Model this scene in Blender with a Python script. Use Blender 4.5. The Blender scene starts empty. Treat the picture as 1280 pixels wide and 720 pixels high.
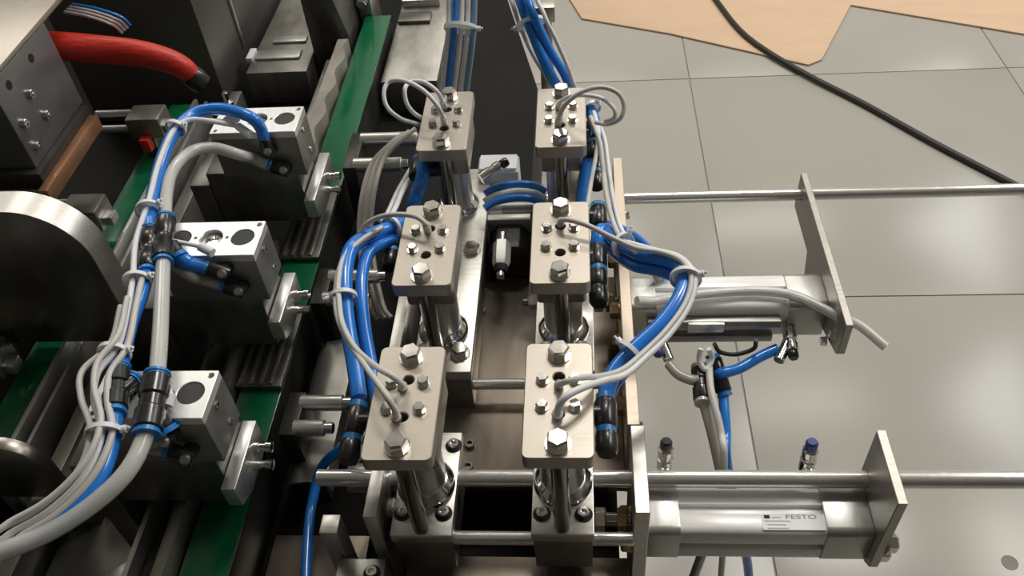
import bpy, bmesh, math, random
from mathutils import Vector, Matrix, Quaternion

random.seed(7)
S = bpy.context.scene
COL = S.collection
PI = math.pi

# ------------------------------------------------------------------ camera
cam_d = bpy.data.cameras.new('camera')
cam_d.sensor_width = 36.0
cam_d.lens = 36.0 * 1085.6 / 1280.0
cam_d.clip_start = 0.01
cam = bpy.data.objects.new('camera', cam_d)
COL.objects.link(cam)
cam.matrix_world = Matrix(((0.996452, 0.015011, 0.082809, 0.0),
                           (0.047330, 0.713651, -0.698900, 0.0),
                           (-0.069588, 0.700340, 0.710409, 1.27),
                           (0, 0, 0, 1)))
S.camera = cam

# ------------------------------------------------------------------ world, lights, exposure
w = bpy.data.worlds.new('room_light')
S.world = w
w.use_nodes = True
bg = w.node_tree.nodes['Background']
bg.inputs['Color'].default_value = (1.0, 0.975, 0.93, 1)
bg.inputs['Strength'].default_value = 0.2


def area(name, loc, target, sx, sy, power, color=(1, 1, 1)):
    d = bpy.data.lights.new(name, 'AREA')
    d.shape = 'RECTANGLE'
    d.size, d.size_y = sx, sy
    d.energy = power
    d.color = color
    o = bpy.data.objects.new(name, d)
    COL.objects.link(o)
    o.location = loc
    o.rotation_euler = (Vector(target) - Vector(loc)).to_track_quat('-Z', 'Y').to_euler()
    return o


area('ceiling_lamp', (-1.7, 2.9, 3.15), (-1.7, 2.9, 0), 1.6, 0.7, 26, (1.0, 0.955, 0.885))
area('ceiling_lamp', (0.3, 3.9, 3.15), (0.3, 3.9, 0), 1.6, 0.5, 22, (1.0, 0.955, 0.885))
area('ceiling_lamp', (2.05, 1.55, 3.15), (2.05, 1.55, 0), 0.6, 1.4, 34, (1.0, 0.955, 0.885))
area('ceiling_lamp', (0.45, 1.95, 3.15), (0.45, 1.95, 0), 0.9, 0.3, 27, (1.0, 0.955, 0.885))  # unseen lamp added to brighten the near cylinder's top
area('window_light', (2.46, 3.05, 2.25), (0.4, 2.0, 0.6), 1.3, 1.2, 34, (0.97, 0.98, 1.0))

S.view_settings.view_transform = 'Standard'
S.view_settings.look = 'None'
S.view_settings.gamma = 1.0
S.view_settings.use_curve_mapping = False
S.view_settings.exposure = 0.2


# ------------------------------------------------------------------ materials
MATS = {}


def mat(name, col, metal=0.0, rough=0.4, var=0.12, scale=40.0, stretch=(1, 1, 1), bump=0.0, trans=0.0, coat=0.0, rvar=0.1, spec=0.5):
    m = bpy.data.materials.new(name)
    m.use_nodes = True
    nt = m.node_tree
    b = nt.nodes['Principled BSDF']
    tc = nt.nodes.new('ShaderNodeTexCoord')
    mp = nt.nodes.new('ShaderNodeMapping')
    mp.inputs['Scale'].default_value = stretch
    nz = nt.nodes.new('ShaderNodeTexNoise')
    nz.inputs['Scale'].default_value = scale
    nz.inputs['Detail'].default_value = 5.0
    nt.links.new(tc.outputs['Object'], mp.inputs['Vector'])
    nt.links.new(mp.outputs['Vector'], nz.inputs['Vector'])
    cr = nt.nodes.new('ShaderNodeValToRGB')
    cr.color_ramp.elements[0].position = 0.3
    cr.color_ramp.elements[1].position = 0.7
    lo = [max(0, c * (1 - var)) for c in col]
    hi = [min(1, c * (1 + var)) for c in col]
    cr.color_ramp.elements[0].color = (*lo, 1)
    cr.color_ramp.elements[1].color = (*hi, 1)
    nt.links.new(nz.outputs['Fac'], cr.inputs['Fac'])
    nt.links.new(cr.outputs['Color'], b.inputs['Base Color'])
    mr = nt.nodes.new('ShaderNodeMapRange')
    mr.inputs['To Min'].default_value = max(0.03, rough - rvar)
    mr.inputs['To Max'].default_value = min(1, rough + rvar)
    nt.links.new(nz.outputs['Fac'], mr.inputs['Value'])
    nt.links.new(mr.outputs['Result'], b.inputs['Roughness'])
    b.inputs['Metallic'].default_value = metal
    b.inputs['Specular IOR Level'].default_value = spec
    if trans:
        b.inputs['Transmission Weight'].default_value = trans
        b.inputs['IOR'].default_value = 1.4
    if coat:
        b.inputs['Coat Weight'].default_value = coat
        b.inputs['Coat Roughness'].default_value = 0.1
    if bump:
        bp = nt.nodes.new('ShaderNodeBump')
        bp.inputs['Strength'].default_value = bump
        bp.inputs['Distance'].default_value = 0.002
        nt.links.new(nz.outputs['Fac'], bp.inputs['Height'])
        nt.links.new(bp.outputs['Normal'], b.inputs['Normal'])
    MATS[name] = m
    return m


mat('plate_steel', (0.46, 0.42, 0.365), 0.9, 0.42, 0.06, 90, (1, 8, 1))
mat('reflection_tint_steel', (0.58, 0.49, 0.40), 0.6, 0.42, 0.06, 90, (1, 8, 1))  # tan of reflected cardboard is put into the steel's colour
mat('mill_steel', (0.60, 0.58, 0.54), 0.85, 0.38, 0.10, 60, (1, 6, 6))
mat('aluminium', (0.72, 0.72, 0.70), 0.85, 0.34, 0.06, 50, (6, 1, 1))
mat('bright_aluminium', (0.86, 0.86, 0.84), 0.55, 0.36, 0.05, 40, (6, 1, 1))
mat('satin_aluminium', (0.92, 0.92, 0.91), 0.05, 0.30, 0.04, 30, (1, 8, 8))
mat('cap_aluminium', (0.55, 0.55, 0.53), 0.7, 0.36, 0.05, 40, (6, 1, 1))
mat('chrome', (0.85, 0.84, 0.82), 1.0, 0.12, 0.04, 20, rvar=0.04)
mat('shaft_chrome', (0.86, 0.85, 0.82), 0.7, 0.20, 0.04, 12, (1, 20, 20), rvar=0.05)
mat('bolt_steel', (0.86, 0.84, 0.80), 1.0, 0.17, 0.06, 120, rvar=0.06)
mat('dark_steel', (0.17, 0.165, 0.15), 0.80, 0.38, 0.25, 25, (2, 1, 1))
mat('mid_steel', (0.34, 0.33, 0.30), 0.80, 0.38, 0.18, 25, (2, 1, 1))
mat('shaded_block_steel', (0.23, 0.22, 0.20), 0.85, 0.36, 0.12, 25, (2, 1, 1))  # colour darkened in place of shade on the block fronts
mat('rod_steel', (0.30, 0.285, 0.26), 0.95, 0.22, 0.10, 30, (1, 1, 0.2), rvar=0.05)
mat('base_stainless', (0.33, 0.28, 0.23), 0.75, 0.34, 0.08, 14, (6, 1, 1))  # base plate's brown imitates a cardboard reflection within the colour
mat('black_panel', (0.010, 0.010, 0.009), 0.0, 0.5, 0.25, 8, spec=0.08)
mat('blackened_steel', (0.05, 0.048, 0.043), 0.5, 0.40, 0.3, 18)
mat('socket_dark', (0.012, 0.011, 0.010), 0.0, 0.7, 0.2, 60)
mat('black_plastic', (0.014, 0.014, 0.015), 0.0, 0.28, 0.2, 60, coat=0.3)
mat('blue_tube', (0.02, 0.23, 0.80), 0.0, 0.22, 0.06, 20, coat=0.5)
mat('blue_ring', (0.02, 0.22, 0.60), 0.0, 0.30, 0.06, 60)
mat('dark_blue_cap', (0.03, 0.06, 0.22), 0.0, 0.35, 0.1, 60)
mat('clear_tube', (0.84, 0.85, 0.82), 0.0, 0.2, 0.04, 20, trans=0.35, coat=0.3)
mat('grey_tube', (0.46, 0.44, 0.40), 0.0, 0.3, 0.06, 20, coat=0.3)
mat('wire_grey', (0.66, 0.65, 0.62), 0.0, 0.38, 0.05, 60)
mat('wire_pale', (0.82, 0.84, 0.87), 0.0, 0.38, 0.05, 60)
mat('tie_white', (0.86, 0.87, 0.88), 0.0, 0.35, 0.03, 60)
mat('belt_green', (0.004, 0.125, 0.050), 0.0, 0.22, 0.12, 16, coat=0.3)
mat('red_sleeve', (0.62, 0.035, 0.02), 0.0, 0.42, 0.18, 30, (1, 8, 8), bump=0.4)
mat('copper', (0.42, 0.22, 0.12), 0.6, 0.4, 0.15, 40)
mat('brass', (0.46, 0.33, 0.16), 0.9, 0.35, 0.15, 60)
mat('cardboard', (0.62, 0.44, 0.30), 0.0, 0.75, 0.05, 6, (1, 4, 1), bump=0.05)
mat('cable_black', (0.025, 0.022, 0.02), 0.0, 0.5, 0.1, 30)
mat('tile', (0.375, 0.362, 0.325), 0.0, 0.25, 0.02, 2.2, rvar=0.03)
mat('grout', (0.26, 0.24, 0.21), 0.0, 0.8, 0.1, 30)
mat('guide_plastic', (0.32, 0.30, 0.26), 0.1, 0.45, 0.15, 40)
mat('pale_plastic', (0.55, 0.60, 0.66), 0.0, 0.4, 0.04, 30)
mat('arm_steel', (0.30, 0.285, 0.25), 0.9, 0.30, 0.2, 14, (2, 1, 1))
mat('gantry_steel', (0.24, 0.245, 0.26), 0.75, 0.40, 0.12, 20)
mat('frame_grey', (0.16, 0.155, 0.14), 0.4, 0.42, 0.15, 8)
mat('label_paper', (0.88, 0.90, 0.92), 0.0, 0.45, 0.02, 40)
mat('print_blue', (0.20, 0.24, 0.33), 0.0, 0.5, 0.05, 40)
mat('print_grey', (0.45, 0.46, 0.47), 0.0, 0.5, 0.05, 40)


# ------------------------------------------------------------------ mesh helpers
def finish(bm, smooth=True, angle=35):
    bmesh.ops.recalc_face_normals(bm, faces=bm.faces)
    me = bpy.data.meshes.new('m')
    bm.to_mesh(me)
    bm.free()
    if smooth:
        me.polygons.foreach_set('use_smooth', [True] * len(me.polygons))
        me.set_sharp_from_angle(angle=math.radians(angle))
    return me


def bevel(bm, b, segs=2):
    if b > 0:
        es = [e for e in bm.edges if len(e.link_faces) == 2 and e.calc_face_angle(0) > 0.5]
        bmesh.ops.bevel(bm, geom=es, offset=b, segments=segs, profile=0.5, affect='EDGES', clamp_overlap=True)


def add_box(bm, x0, x1, y0, y1, z0, z1):
    m = Matrix.Translation(((x0 + x1) / 2, (y0 + y1) / 2, (z0 + z1) / 2)) @ Matrix.Diagonal((x1 - x0, y1 - y0, z1 - z0, 1))
    bmesh.ops.create_cube(bm, size=1, matrix=m)


def box(x0, x1, y0, y1, z0, z1, b=0.0008):
    bm = bmesh.new()
    add_box(bm, x0, x1, y0, y1, z0, z1)
    bevel(bm, b)
    return finish(bm)


def prism(pts, axis, a, c, b=0.0008):
    """polygon (u, v) extruded along an axis: X -> (y, z), Y -> (x, z), Z -> (x, y)"""
    f = {'X': lambda u, v, t: (t, u, v), 'Y': lambda u, v, t: (u, t, v), 'Z': lambda u, v, t: (u, v, t)}[axis]
    bm = bmesh.new()
    lo = [bm.verts.new(f(u, v, a)) for u, v in pts]
    hi = [bm.verts.new(f(u, v, c)) for u, v in pts]
    n = len(pts)
    bm.faces.new(lo)
    bm.faces.new(hi[::-1])
    for i in range(n):
        bm.faces.new((lo[i], lo[(i + 1) % n], hi[(i + 1) % n], hi[i]))
    bmesh.ops.recalc_face_normals(bm, faces=bm.faces)
    bevel(bm, b)
    return finish(bm)


def rrect(hx, hy, r, n=5, cx=0, cy=0):
    out = []
    for sx, sy, a0 in ((1, 1, 0), (-1, 1, 90), (-1, -1, 180), (1, -1, 270)):
        for i in range(n + 1):
            a = math.radians(a0 + 90 * i / n)
            out.append((cx + sx * (hx - r) + r * math.cos(a), cy + sy * (hy - r) + r * math.sin(a)))
    return out


def circle2(cx, cy, r, n=20):
    return [(cx + r * math.cos(2 * PI * i / n), cy + r * math.sin(2 * PI * i / n)) for i in range(n)]


def plate(outline, holes, thick, b=0.0006):
    """flat plate in XY with through holes; top at z = 0"""
    cu = bpy.data.curves.new('c', 'CURVE')
    cu.dimensions = '2D'
    cu.fill_mode = 'BOTH'
    cu.extrude = thick / 2 - b
    cu.bevel_depth = b
    cu.bevel_resolution = 0
    cu.offset = -b
    for loop in [outline] + holes:
        sp = cu.splines.new('POLY')
        sp.points.add(len(loop) - 1)
        for p, (x, y) in zip(sp.points, loop):
            p.co = (x, y, 0, 1)
        sp.use_cyclic_u = True
    ob = bpy.data.objects.new('c', cu)
    me = bpy.data.meshes.new_from_object(ob)
    bpy.data.objects.remove(ob)
    bm = bmesh.new()
    bm.from_mesh(me)
    bpy.data.meshes.remove(me)
    bmesh.ops.remove_doubles(bm, verts=bm.verts, dist=1e-5)
    bmesh.ops.translate(bm, verts=bm.verts, vec=(0, 0, -thick / 2))
    return finish(bm, angle=30)


def lathe(prof, n=20):
    """profile of (radius, z), closed at both ends, around Z"""
    bm = bmesh.new()
    rings = []
    for r, z in prof:
        if r < 1e-6:
            rings.append([bm.verts.new((0, 0, z))])
        else:
            rings.append([bm.verts.new((r * math.cos(2 * PI * i / n), r * math.sin(2 * PI * i / n), z)) for i in range(n)])
    for A, B in zip(rings, rings[1:]):
        for i in range(n):
            j = (i + 1) % n
            q = [A[i % len(A)], A[j % len(A)], B[j % len(B)], B[i % len(B)]]
            u = []
            for v in q:
                if v not in u:
                    u.append(v)
            if len(u) > 2:
                bm.faces.new(u)
    for R in (rings[0], rings[-1]):
        if len(R) > 2:
            bm.faces.new(R)
    return finish(bm)


def cyl(r, h, n=20, c=0.0006):
    return lathe([(0, 0), (r - c, 0), (r, c), (r, h - c), (r - c, h), (0, h)], n)


def hexhead(af, h, washer=True, dome=0.25):
    bm = bmesh.new()
    R = af / 2 / math.cos(PI / 6)
    pts = [(R * math.cos(PI / 3 * i), R * math.sin(PI / 3 * i)) for i in range(6)]
    z0 = 0.0012 if washer else 0
    lo = [bm.verts.new((x, y, z0)) for x, y in pts]
    mid = [bm.verts.new((x, y, h * 0.82)) for x, y in pts]
    ch = [bm.verts.new((x * .84, y * .84, h)) for x, y in pts]
    for A, B in ((lo, mid), (mid, ch)):
        for i in range(6):
            bm.faces.new((A[i], A[(i + 1) % 6], B[(i + 1) % 6], B[i]))
    bm.faces.new(lo)
    bm.faces.new(ch)
    if washer:
        r = R * 1.14
        a = [bm.verts.new((r * math.cos(PI / 9 * i), r * math.sin(PI / 9 * i), 0)) for i in range(18)]
        b = [bm.verts.new((r * math.cos(PI / 9 * i), r * math.sin(PI / 9 * i), z0)) for i in range(18)]
        for i in range(18):
            bm.faces.new((a[i], a[(i + 1) % 18], b[(i + 1) % 18], b[i]))
        bm.faces.new(a)
        bm.faces.new(b)
    return finish(bm, angle=20)


def smooth_path(pts, sub=6):
    P = [Vector(p) for p in pts]
    if len(P) < 3:
        return P
    Q = [P[0] * 2 - P[1]] + P + [P[-1] * 2 - P[-2]]
    out = []
    for i in range(1, len(Q) - 2):
        a, b, c, d = Q[i - 1], Q[i], Q[i + 1], Q[i + 2]
        for k in range(sub):
            t = k / sub
            out.append(0.5 * ((2 * b) + (c - a) * t + (2 * a - 5 * b + 4 * c - d) * t * t + (3 * b - a - 3 * c + d) * t ** 3))
    out.append(P[-1])
    return out


def tube(pts, r, n=10, sub=6, radii=None):
    P = smooth_path(pts, sub)
    bm = bmesh.new()
    t0 = (P[1] - P[0]).normalized()
    nrm = t0.orthogonal().normalized()
    rings = []
    for i, p in enumerate(P):
        t = (P[min(i + 1, len(P) - 1)] - P[max(i - 1, 0)]).normalized()
        nrm = (nrm - t * nrm.dot(t)).normalized()
        bi = t.cross(nrm)
        rr = r if radii is None else radii(i / (len(P) - 1))
        rings.append([bm.verts.new(p + (nrm * math.cos(2 * PI * k / n) + bi * math.sin(2 * PI * k / n)) * rr) for k in range(n)])
    for A, B in zip(rings, rings[1:]):
        for k in range(n):
            bm.faces.new((A[k], A[(k + 1) % n], B[(k + 1) % n], B[k]))
    bm.faces.new(rings[0])
    bm.faces.new(rings[-1])
    return finish(bm, angle=60)


def offset_path(pts, dx, dy, dz):
    return [(p[0] + dx, p[1] + dy, p[2] + dz) for p in pts]


# ------------------------------------------------------------------ object helpers
def tag(o, label=None, cat=None, group=None, kind=None):
    if label:
        o['label'] = label
    if cat:
        o['category'] = cat
    if group:
        o['group'] = group
    if kind:
        o['kind'] = kind
    return o


def empty(name, loc, label=None, cat=None, group=None):
    o = bpy.data.objects.new(name, None)
    o.empty_display_size = 0.02
    COL.objects.link(o)
    o.location = loc
    return tag(o, label, cat, group)


def origin_of(p):
    v = Vector((0, 0, 0))
    while p is not None:
        v += p.location
        p = p.parent
    return v


def obj(name, me, m, parent=None):
    """mesh given in world coordinates -> object with its origin at the base of the mesh"""
    xs = [v.co for v in me.vertices]
    lo = Vector([min(c[i] for c in xs) for i in range(3)])
    hi = Vector([max(c[i] for c in xs) for i in range(3)])
    c = Vector(((lo.x + hi.x) / 2, (lo.y + hi.y) / 2, lo.z))
    me.transform(Matrix.Translation(-c))
    me.name = name
    if not me.materials:
        me.materials.append(MATS[m])
    o = bpy.data.objects.new(name, me)
    COL.objects.link(o)
    if parent is not None:
        o.parent = parent
        o.location = c - origin_of(parent)
    else:
        o.location = c
    return o


def inst(name, me, m, p, d=(0, 0, 1), parent=None, spin=0.0):
    """shared mesh (built around Z from the origin) placed at p, its Z along d (only under parents without rotation)"""
    if not me.materials:
        me.materials.append(MATS[m])
        me.name = name
    o = bpy.data.objects.new(name, me)
    COL.objects.link(o)
    if me.materials[0] != MATS[m]:
        o.material_slots[0].link = 'OBJECT'
        o.material_slots[0].material = MATS[m]
    q = Vector((0, 0, 1)).rotation_difference(Vector(d).normalized()) @ Quaternion((0, 0, 1), spin)
    o.rotation_mode = 'QUATERNION'
    o.rotation_quaternion = q
    o.location = Vector(p)
    if parent is not None:
        o.parent = parent
        o.location = Vector(p) - origin_of(parent)
    return o


def struct(name, me, m, parent=None):
    o = obj(name, me, m, parent)
    if parent is None:
        o['kind'] = 'structure'
    return o


# shared small hardware
BOLT = hexhead(0.0142, 0.0095)
SCREW = hexhead(0.0078, 0.0056)
NUT = hexhead(0.017, 0.009, False)
SMALLNUT = hexhead(0.010, 0.006, False)
CAPSCREW = lathe([(0, 0), (0.0048, 0), (0.0048, 0.0042), (0.0043, 0.0048), (0.0026, 0.0048), (0.0023, 0.0022), (0, 0.0022)], 14)
BORE = lathe([(0, 0.0001), (0.0068, 0.0001), (0.0072, 0.0004), (0.0064, 0.0005), (0.0062, 0.0003), (0, 0.0003)], 18)
BLACKHOLE = lathe([(0, 0.0), (0.0048, 0.0), (0.0048, 0.0003), (0, 0.0003)], 18)

# ------------------------------------------------------------------ floor
gr = struct('floor', box(-3.2, 2.5, -2.4, 4.8, -0.06, -0.0025, 0), 'grout')
TS = 0.8
tile_me = None
for i in range(-4, 3):
    for j in range(-3, 5):
        x0, y0 = 0.284 + i * TS, 1.212 + (j - 1) * TS
        if tile_me is None:
            tile_me = box(-TS / 2 + 0.0015, TS / 2 - 0.0015, -TS / 2 + 0.0015, TS / 2 - 0.0015, -0.01, 0, 0.0008)
            tile_me.materials.append(MATS['tile'])
            tile_me.name = 'tile'
        t = bpy.data.objects.new('tile', tile_me)
        COL.objects.link(t)
        t.parent = gr
        t.location = Vector((x0 + TS / 2, y0 + TS / 2, 0)) - origin_of(gr)

# room shell
mat('wall_paint', (0.42, 0.41, 0.38), 0.0, 0.7, 0.03, 3)
mat('ceiling_paint', (0.62, 0.61, 0.58), 0.0, 0.8, 0.03, 3)
struct('ceiling', box(-3.2, 2.5, -2.4, 4.8, 3.2, 3.25, 0), 'ceiling_paint')
struct('wall_left', box(-3.25, -3.2, -2.4, 4.8, -0.06, 3.2, 0), 'wall_paint')
struct('wall_right', box(2.5, 2.55, -2.4, 4.8, -0.06, 3.2, 0), 'wall_paint')
struct('wall_back', box(-3.2, 2.5, 4.8, 4.85, -0.06, 3.2, 0), 'wall_paint')
mat('front_wall_dimmer', (0.08, 0.075, 0.07), 0.0, 0.7, 0.03, 3)  # unseen wall coloured dark so it throws little light on front faces
struct('wall_front', box(-3.2, 2.5, -2.45, -2.4, -0.06, 3.2, 0), 'front_wall_dimmer')

# cardboard and cable on the floor
cb = [(0.077 - 0.25, 2.95), (0.005, 2.345), (0.25, 2.24), (0.596, 2.051), (0.635, 2.075), (0.772, 2.36), (1.18, 2.165), (1.9, 1.85), (2.1, 2.9)]
c = obj('cardboard_sheet', prism(cb, 'Z', 0.001, 0.006, 0.0008), 'cardboard')
tag(c, 'flat brown cardboard sheet lying on the tiled floor', 'cardboard')
cpts = [(0.33, 2.72, 0.012), (0.3974, 2.4082, 0.0120), (0.4425, 2.2289, 0.0120), (0.5003, 2.1101, 0.0120), (0.5917, 1.9830, 0.0090), (0.6932, 1.8586, 0.0080), (0.8158, 1.6880, 0.0080), (0.9507, 1.5166, 0.0080), (1.2, 1.2, 0.008)]
tag(obj('floor_cable', tube(cpts, 0.0075, 8), 'cable_black'), 'black power cable crossing the cardboard and floor tiles', 'cable')
tag(obj('floor_mark', lathe([(0, 0), (0.012, 0), (0.012, 0.0006), (0, 0.0006)], 14), 'grout'), 'small dark round speck on the floor tile', 'speck').location = (0.632, 0.654, 0.0001)

# ------------------------------------------------------------------ machine bed
bed_pts = [(-1.15, 0.20), (0.028, 0.20), (0.028, 0.80), (-0.068, 0.87), (-0.066, 1.14), (-0.123, 1.409), (-0.19, 1.75), (-1.15, 1.75)]
bed = empty('machine_bed', (-0.5, 0.9, 0), 'black machine bed carrying all the steel tooling', 'machine')
obj('bed_body', prism(bed_pts, 'Z', 0.06, 0.5445, 0.002), 'black_panel', bed)
for fx, fy in ((-1.05, 0.3), (-0.05, 0.3), (-1.05, 1.6), (-0.25, 1.6)):
    inst('foot', cyl(0.03, 0.06, 16) if fx < -1 and fy < 1 else bpy.data.meshes['foot'], 'dark_steel', (fx, fy, 0.0), parent=bed)
obj('base_plate', box(-0.155, 0.0335, 0.415, 0.674, 0.588, 0.600, 0.0008), 'base_stainless', bed)
obj('base_plate', box(-0.155, 0.0335, 0.28, 0.356, 0.568, 0.580, 0.0008), 'base_stainless', bed)
for bx_, by_ in ((-0.1, 0.30), (0.0, 0.30), (-0.1, 0.45), (0.0, 0.45), (-0.1, 0.64), (0.0, 0.64)):
    zt = 0.568 if by_ < 0.4 else 0.588
    obj('spacer', box(bx_ - 0.02, bx_ + 0.02, by_ - 0.015, by_ + 0.015, 0.545, zt, 0.0005), 'dark_steel', bed)
for p in ((-0.1097, 0.6532, 0.6030), (-0.1085, 0.6236, 0.6030), (-0.1074, 0.4552, 0.6030), (-0.1069, 0.4311, 0.6030)):
    inst('cap_screw', CAPSCREW, 'dark_steel', (p[0], p[1], 0.600), parent=bed)

# stand post behind, at the top of the picture
sp = empty('stand_post', (-0.064, 1.49, 0), 'slim steel stand post with a bolted cap behind the clamps', 'post')
obj('post_tube', box(-0.078, -0.052, 1.478, 1.502, 0.006, 0.47, 0.002), 'aluminium', sp)
obj('cap_plate', box(-0.084, -0.046, 1.472, 1.508, 0.47, 0.50, 0.001), 'mill_steel', sp)
obj('foot_plate', box(-0.11, -0.02, 1.45, 1.53, 0.0, 0.006, 0.001), 'mill_steel', sp)
inst('cap_screw', CAPSCREW, 'bolt_steel', (-0.068, 1.472, 0.487), (0, -1, 0), sp)

# ------------------------------------------------------------------ guide rods
def rod(name, y, z, r, x0, x1, label, m='shaft_chrome'):
    o = inst(name, cyl(r, x1 - x0, 20), m, (x0, y, z), (1, 0, 0))
    return tag(o, label, 'rod', 'long chrome guide rods')


rod('guide_rod', 0.3925, 0.645, 0.0072, -0.228, 0.62, 'thick chrome guide rod running behind the near cylinder')
rod('guide_rod', 0.3462, 0.630, 0.0055, -0.150, 0.0362, 'chrome rod low at the front joining the two nearest clamp bases')
rod('guide_rod', 0.510, 0.622, 0.0052, -0.150, 0.0335, 'thin chrome rod above the bare base plate between middle clamp bases')
rod('guide_rod', 0.743, 0.652, 0.0065, 0.0342, 0.66, 'far chrome guide rod stretching right across the open floor')

# ------------------------------------------------------------------ clamp units
def clamp_head(x0, yc, label, z0=0.655):
    r = empty('clamp_head', (x0, yc, z0), label, 'clamp', 'six vertical clamp heads in two columns')
    pl = plate(rrect(0.025, 0.0515, 0.005), [circle2(0, 0.019, 0.0043, 16), circle2(0, -0.0145, 0.0043, 16)], 0.013, 0.0007)
    inst('head_plate', pl, 'plate_steel', (x0, yc, 0.770), parent=r)
    obj('cylinder_body', prism(rrect(0.0215, 0.0375, 0.004, 3, x0, yc + 0.010), 'Z', 0.722, 0.7568, 0.0006), 'mid_steel', r)
    for hy in (0.019, -0.0145):
        inst('hole_shade', BLACKHOLE, 'socket_dark', (x0, yc + hy, 0.7568), parent=r)  # dark disc added for the shade inside the open hole
    for s in (1, -1):
        inst('bolt', BOLT, 'bolt_steel', (x0, yc + 0.040 * s, 0.770), parent=r, spin=random.random())
    for sx in (1, -1):
        for yy in (0.0155, -0.0085):
            inst('screw', SCREW, 'bolt_steel', (x0 + sx * 0.0118, yc + yy, 0.770), parent=r, spin=random.random())
    inst('post', lathe([(0, 0), (0.0178, 0), (0.0178, 0.05), (0, 0.05)], 28), 'aluminium', (x0, yc, z0 + 0.012), parent=r)
    inst('collar', lathe([(0, 0), (0.0235, 0), (0.0238, 0.0015), (0.0238, 0.0055), (0.0215, 0.009), (0.0185, 0.0125), (0, 0.0125)], 28), 'chrome', (x0, yc, z0), parent=r)
    inst('stroke_rod', lathe([(0, 0), (0.0048, 0), (0.0066, 0.003), (0.0066, 0.1018), (0, 0.1018)], 18), 'rod_steel', (x0, yc - 0.0385, z0), parent=r)
    return r


UN = [(-0.131, 0.379), (-0.0195, 0.381), (-0.134, 0.5475), (-0.0197, 0.5475), (-0.137, 0.7315), (-0.0205, 0.7315)]
clamp_head(*UN[0], 'nearest clamp head of the left column, two grey wires plugged into its plate')
clamp_head(*UN[1], 'nearest clamp head of the right column, beside the near cylinder mounting plate')
clamp_head(*UN[2], 'middle clamp head of the left column, one wire and one open hole')
clamp_head(*UN[3], 'middle clamp head of the right column, in front of the blue crossing tubes')
clamp_head(*UN[4], 'far clamp head of the left column, with two looping wires towards the belt')
clamp_head(*UN[5], 'far clamp head of the right column, wires looping out over the floor')


def base_block(x0, y0, y1, label, screws, hw=0.0247):
    r = empty('slide_block', (x0, (y0 + y1) / 2, 0.545), label, 'base block')
    obj('top_plate', box(x0 - hw, x0 + hw, y0, y1, 0.643, 0.655, 0.0012), 'mill_steel', r)
    obj('lower_body', box(x0 - hw + 0.0015, x0 + hw - 0.0015, y0 + 0.001, y1 - 0.001, 0.6004, 0.643, 0.0008), 'shaded_block_steel', r)
    for sx, sy in screws:
        inst('counterbore', BORE, 'socket_dark', (x0 + sx, sy, 0.655), parent=r)
        inst('socket_screw', CAPSCREW, 'bolt_steel', (x0 + sx, sy, 0.6553), parent=r)
    return r


NS = [(-0.0165, 0.3535), (0.0165, 0.3535), (0.0185, 0.418), (-0.0185, 0.418)]
base_block(-0.131, 0.334, 0.432, 'steel slide block under the nearest left clamp head, jaw bar at its side', NS)
base_block(-0.0195, 0.336, 0.432, 'steel slide block under the nearest right clamp head', NS)
for x0, lab in ((-0.132, 'long steel rail under the middle and far left clamp heads'), (-0.019, 'long steel rail under the middle and far right clamp heads')):
    rr = base_block(x0, 0.498, 0.80, lab, [], 0.0275)
    for yy in (0.520, 0.66):
        for sx in (0.016, -0.016):
            inst('bolt', BOLT, 'bolt_steel', (x0 + sx, yy, 0.655), parent=rr, spin=0.3)
# piston-rod joints of the right rail
def joint(y, z, x0, x1, label):
    r = empty('piston_rod', (x0, y, z), label, 'piston rod')
    inst('shaft', cyl(0.006, x1 - x0, 16), 'rod_steel', (x0, y, z), (1, 0, 0), r)
    inst('lock_nut', NUT, 'bolt_steel', (x0 + 0.001, y, z), (1, 0, 0), r)
    inst('lock_nut', NUT, 'brass', (x1 - 0.012, y, z), (1, 0, 0), r)
    return r


joint(0.605, 0.632, 0.0088, 0.0335, 'piston rod with lock nuts joining the far cylinder to the right rail')
joint(0.372, 0.615, 0.0055, 0.0365, 'short piston rod with lock nut between near cylinder and right slide block')

# jaw bars on the left side of the left column
def jaw(x0, y0, y1, label):
    r = empty('jaw_bar', (x0, (y0 + y1) / 2, 0.545), label, 'jaw bar', 'jaw bars beside the left clamps')
    obj('bar', prism([(y0, 0.672), (y1, 0.672), (y1, 0.60), (y0 + 0.012, 0.545), (y0, 0.545)], 'X', x0 - 0.0055, x0 + 0.0055, 0.0008), 'mill_steel', r)
    obj('link', box(x0 + 0.0055, x0 + 0.0125, y0 + 0.02, y0 + 0.045, 0.61, 0.636, 0.0005), 'dark_steel', r)
    inst('screw', SCREW, 'bolt_steel', (x0 - 0.0055, y0 + 0.03, 0.65), (-1, 0, 0), r)
    return r


jaw(-0.1695, 0.3405, 0.395, 'light steel jaw bar left of the nearest left slide block')
jaw(-0.1745, 0.484, 0.60, 'light steel jaw bar left of the long left rail')

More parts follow.
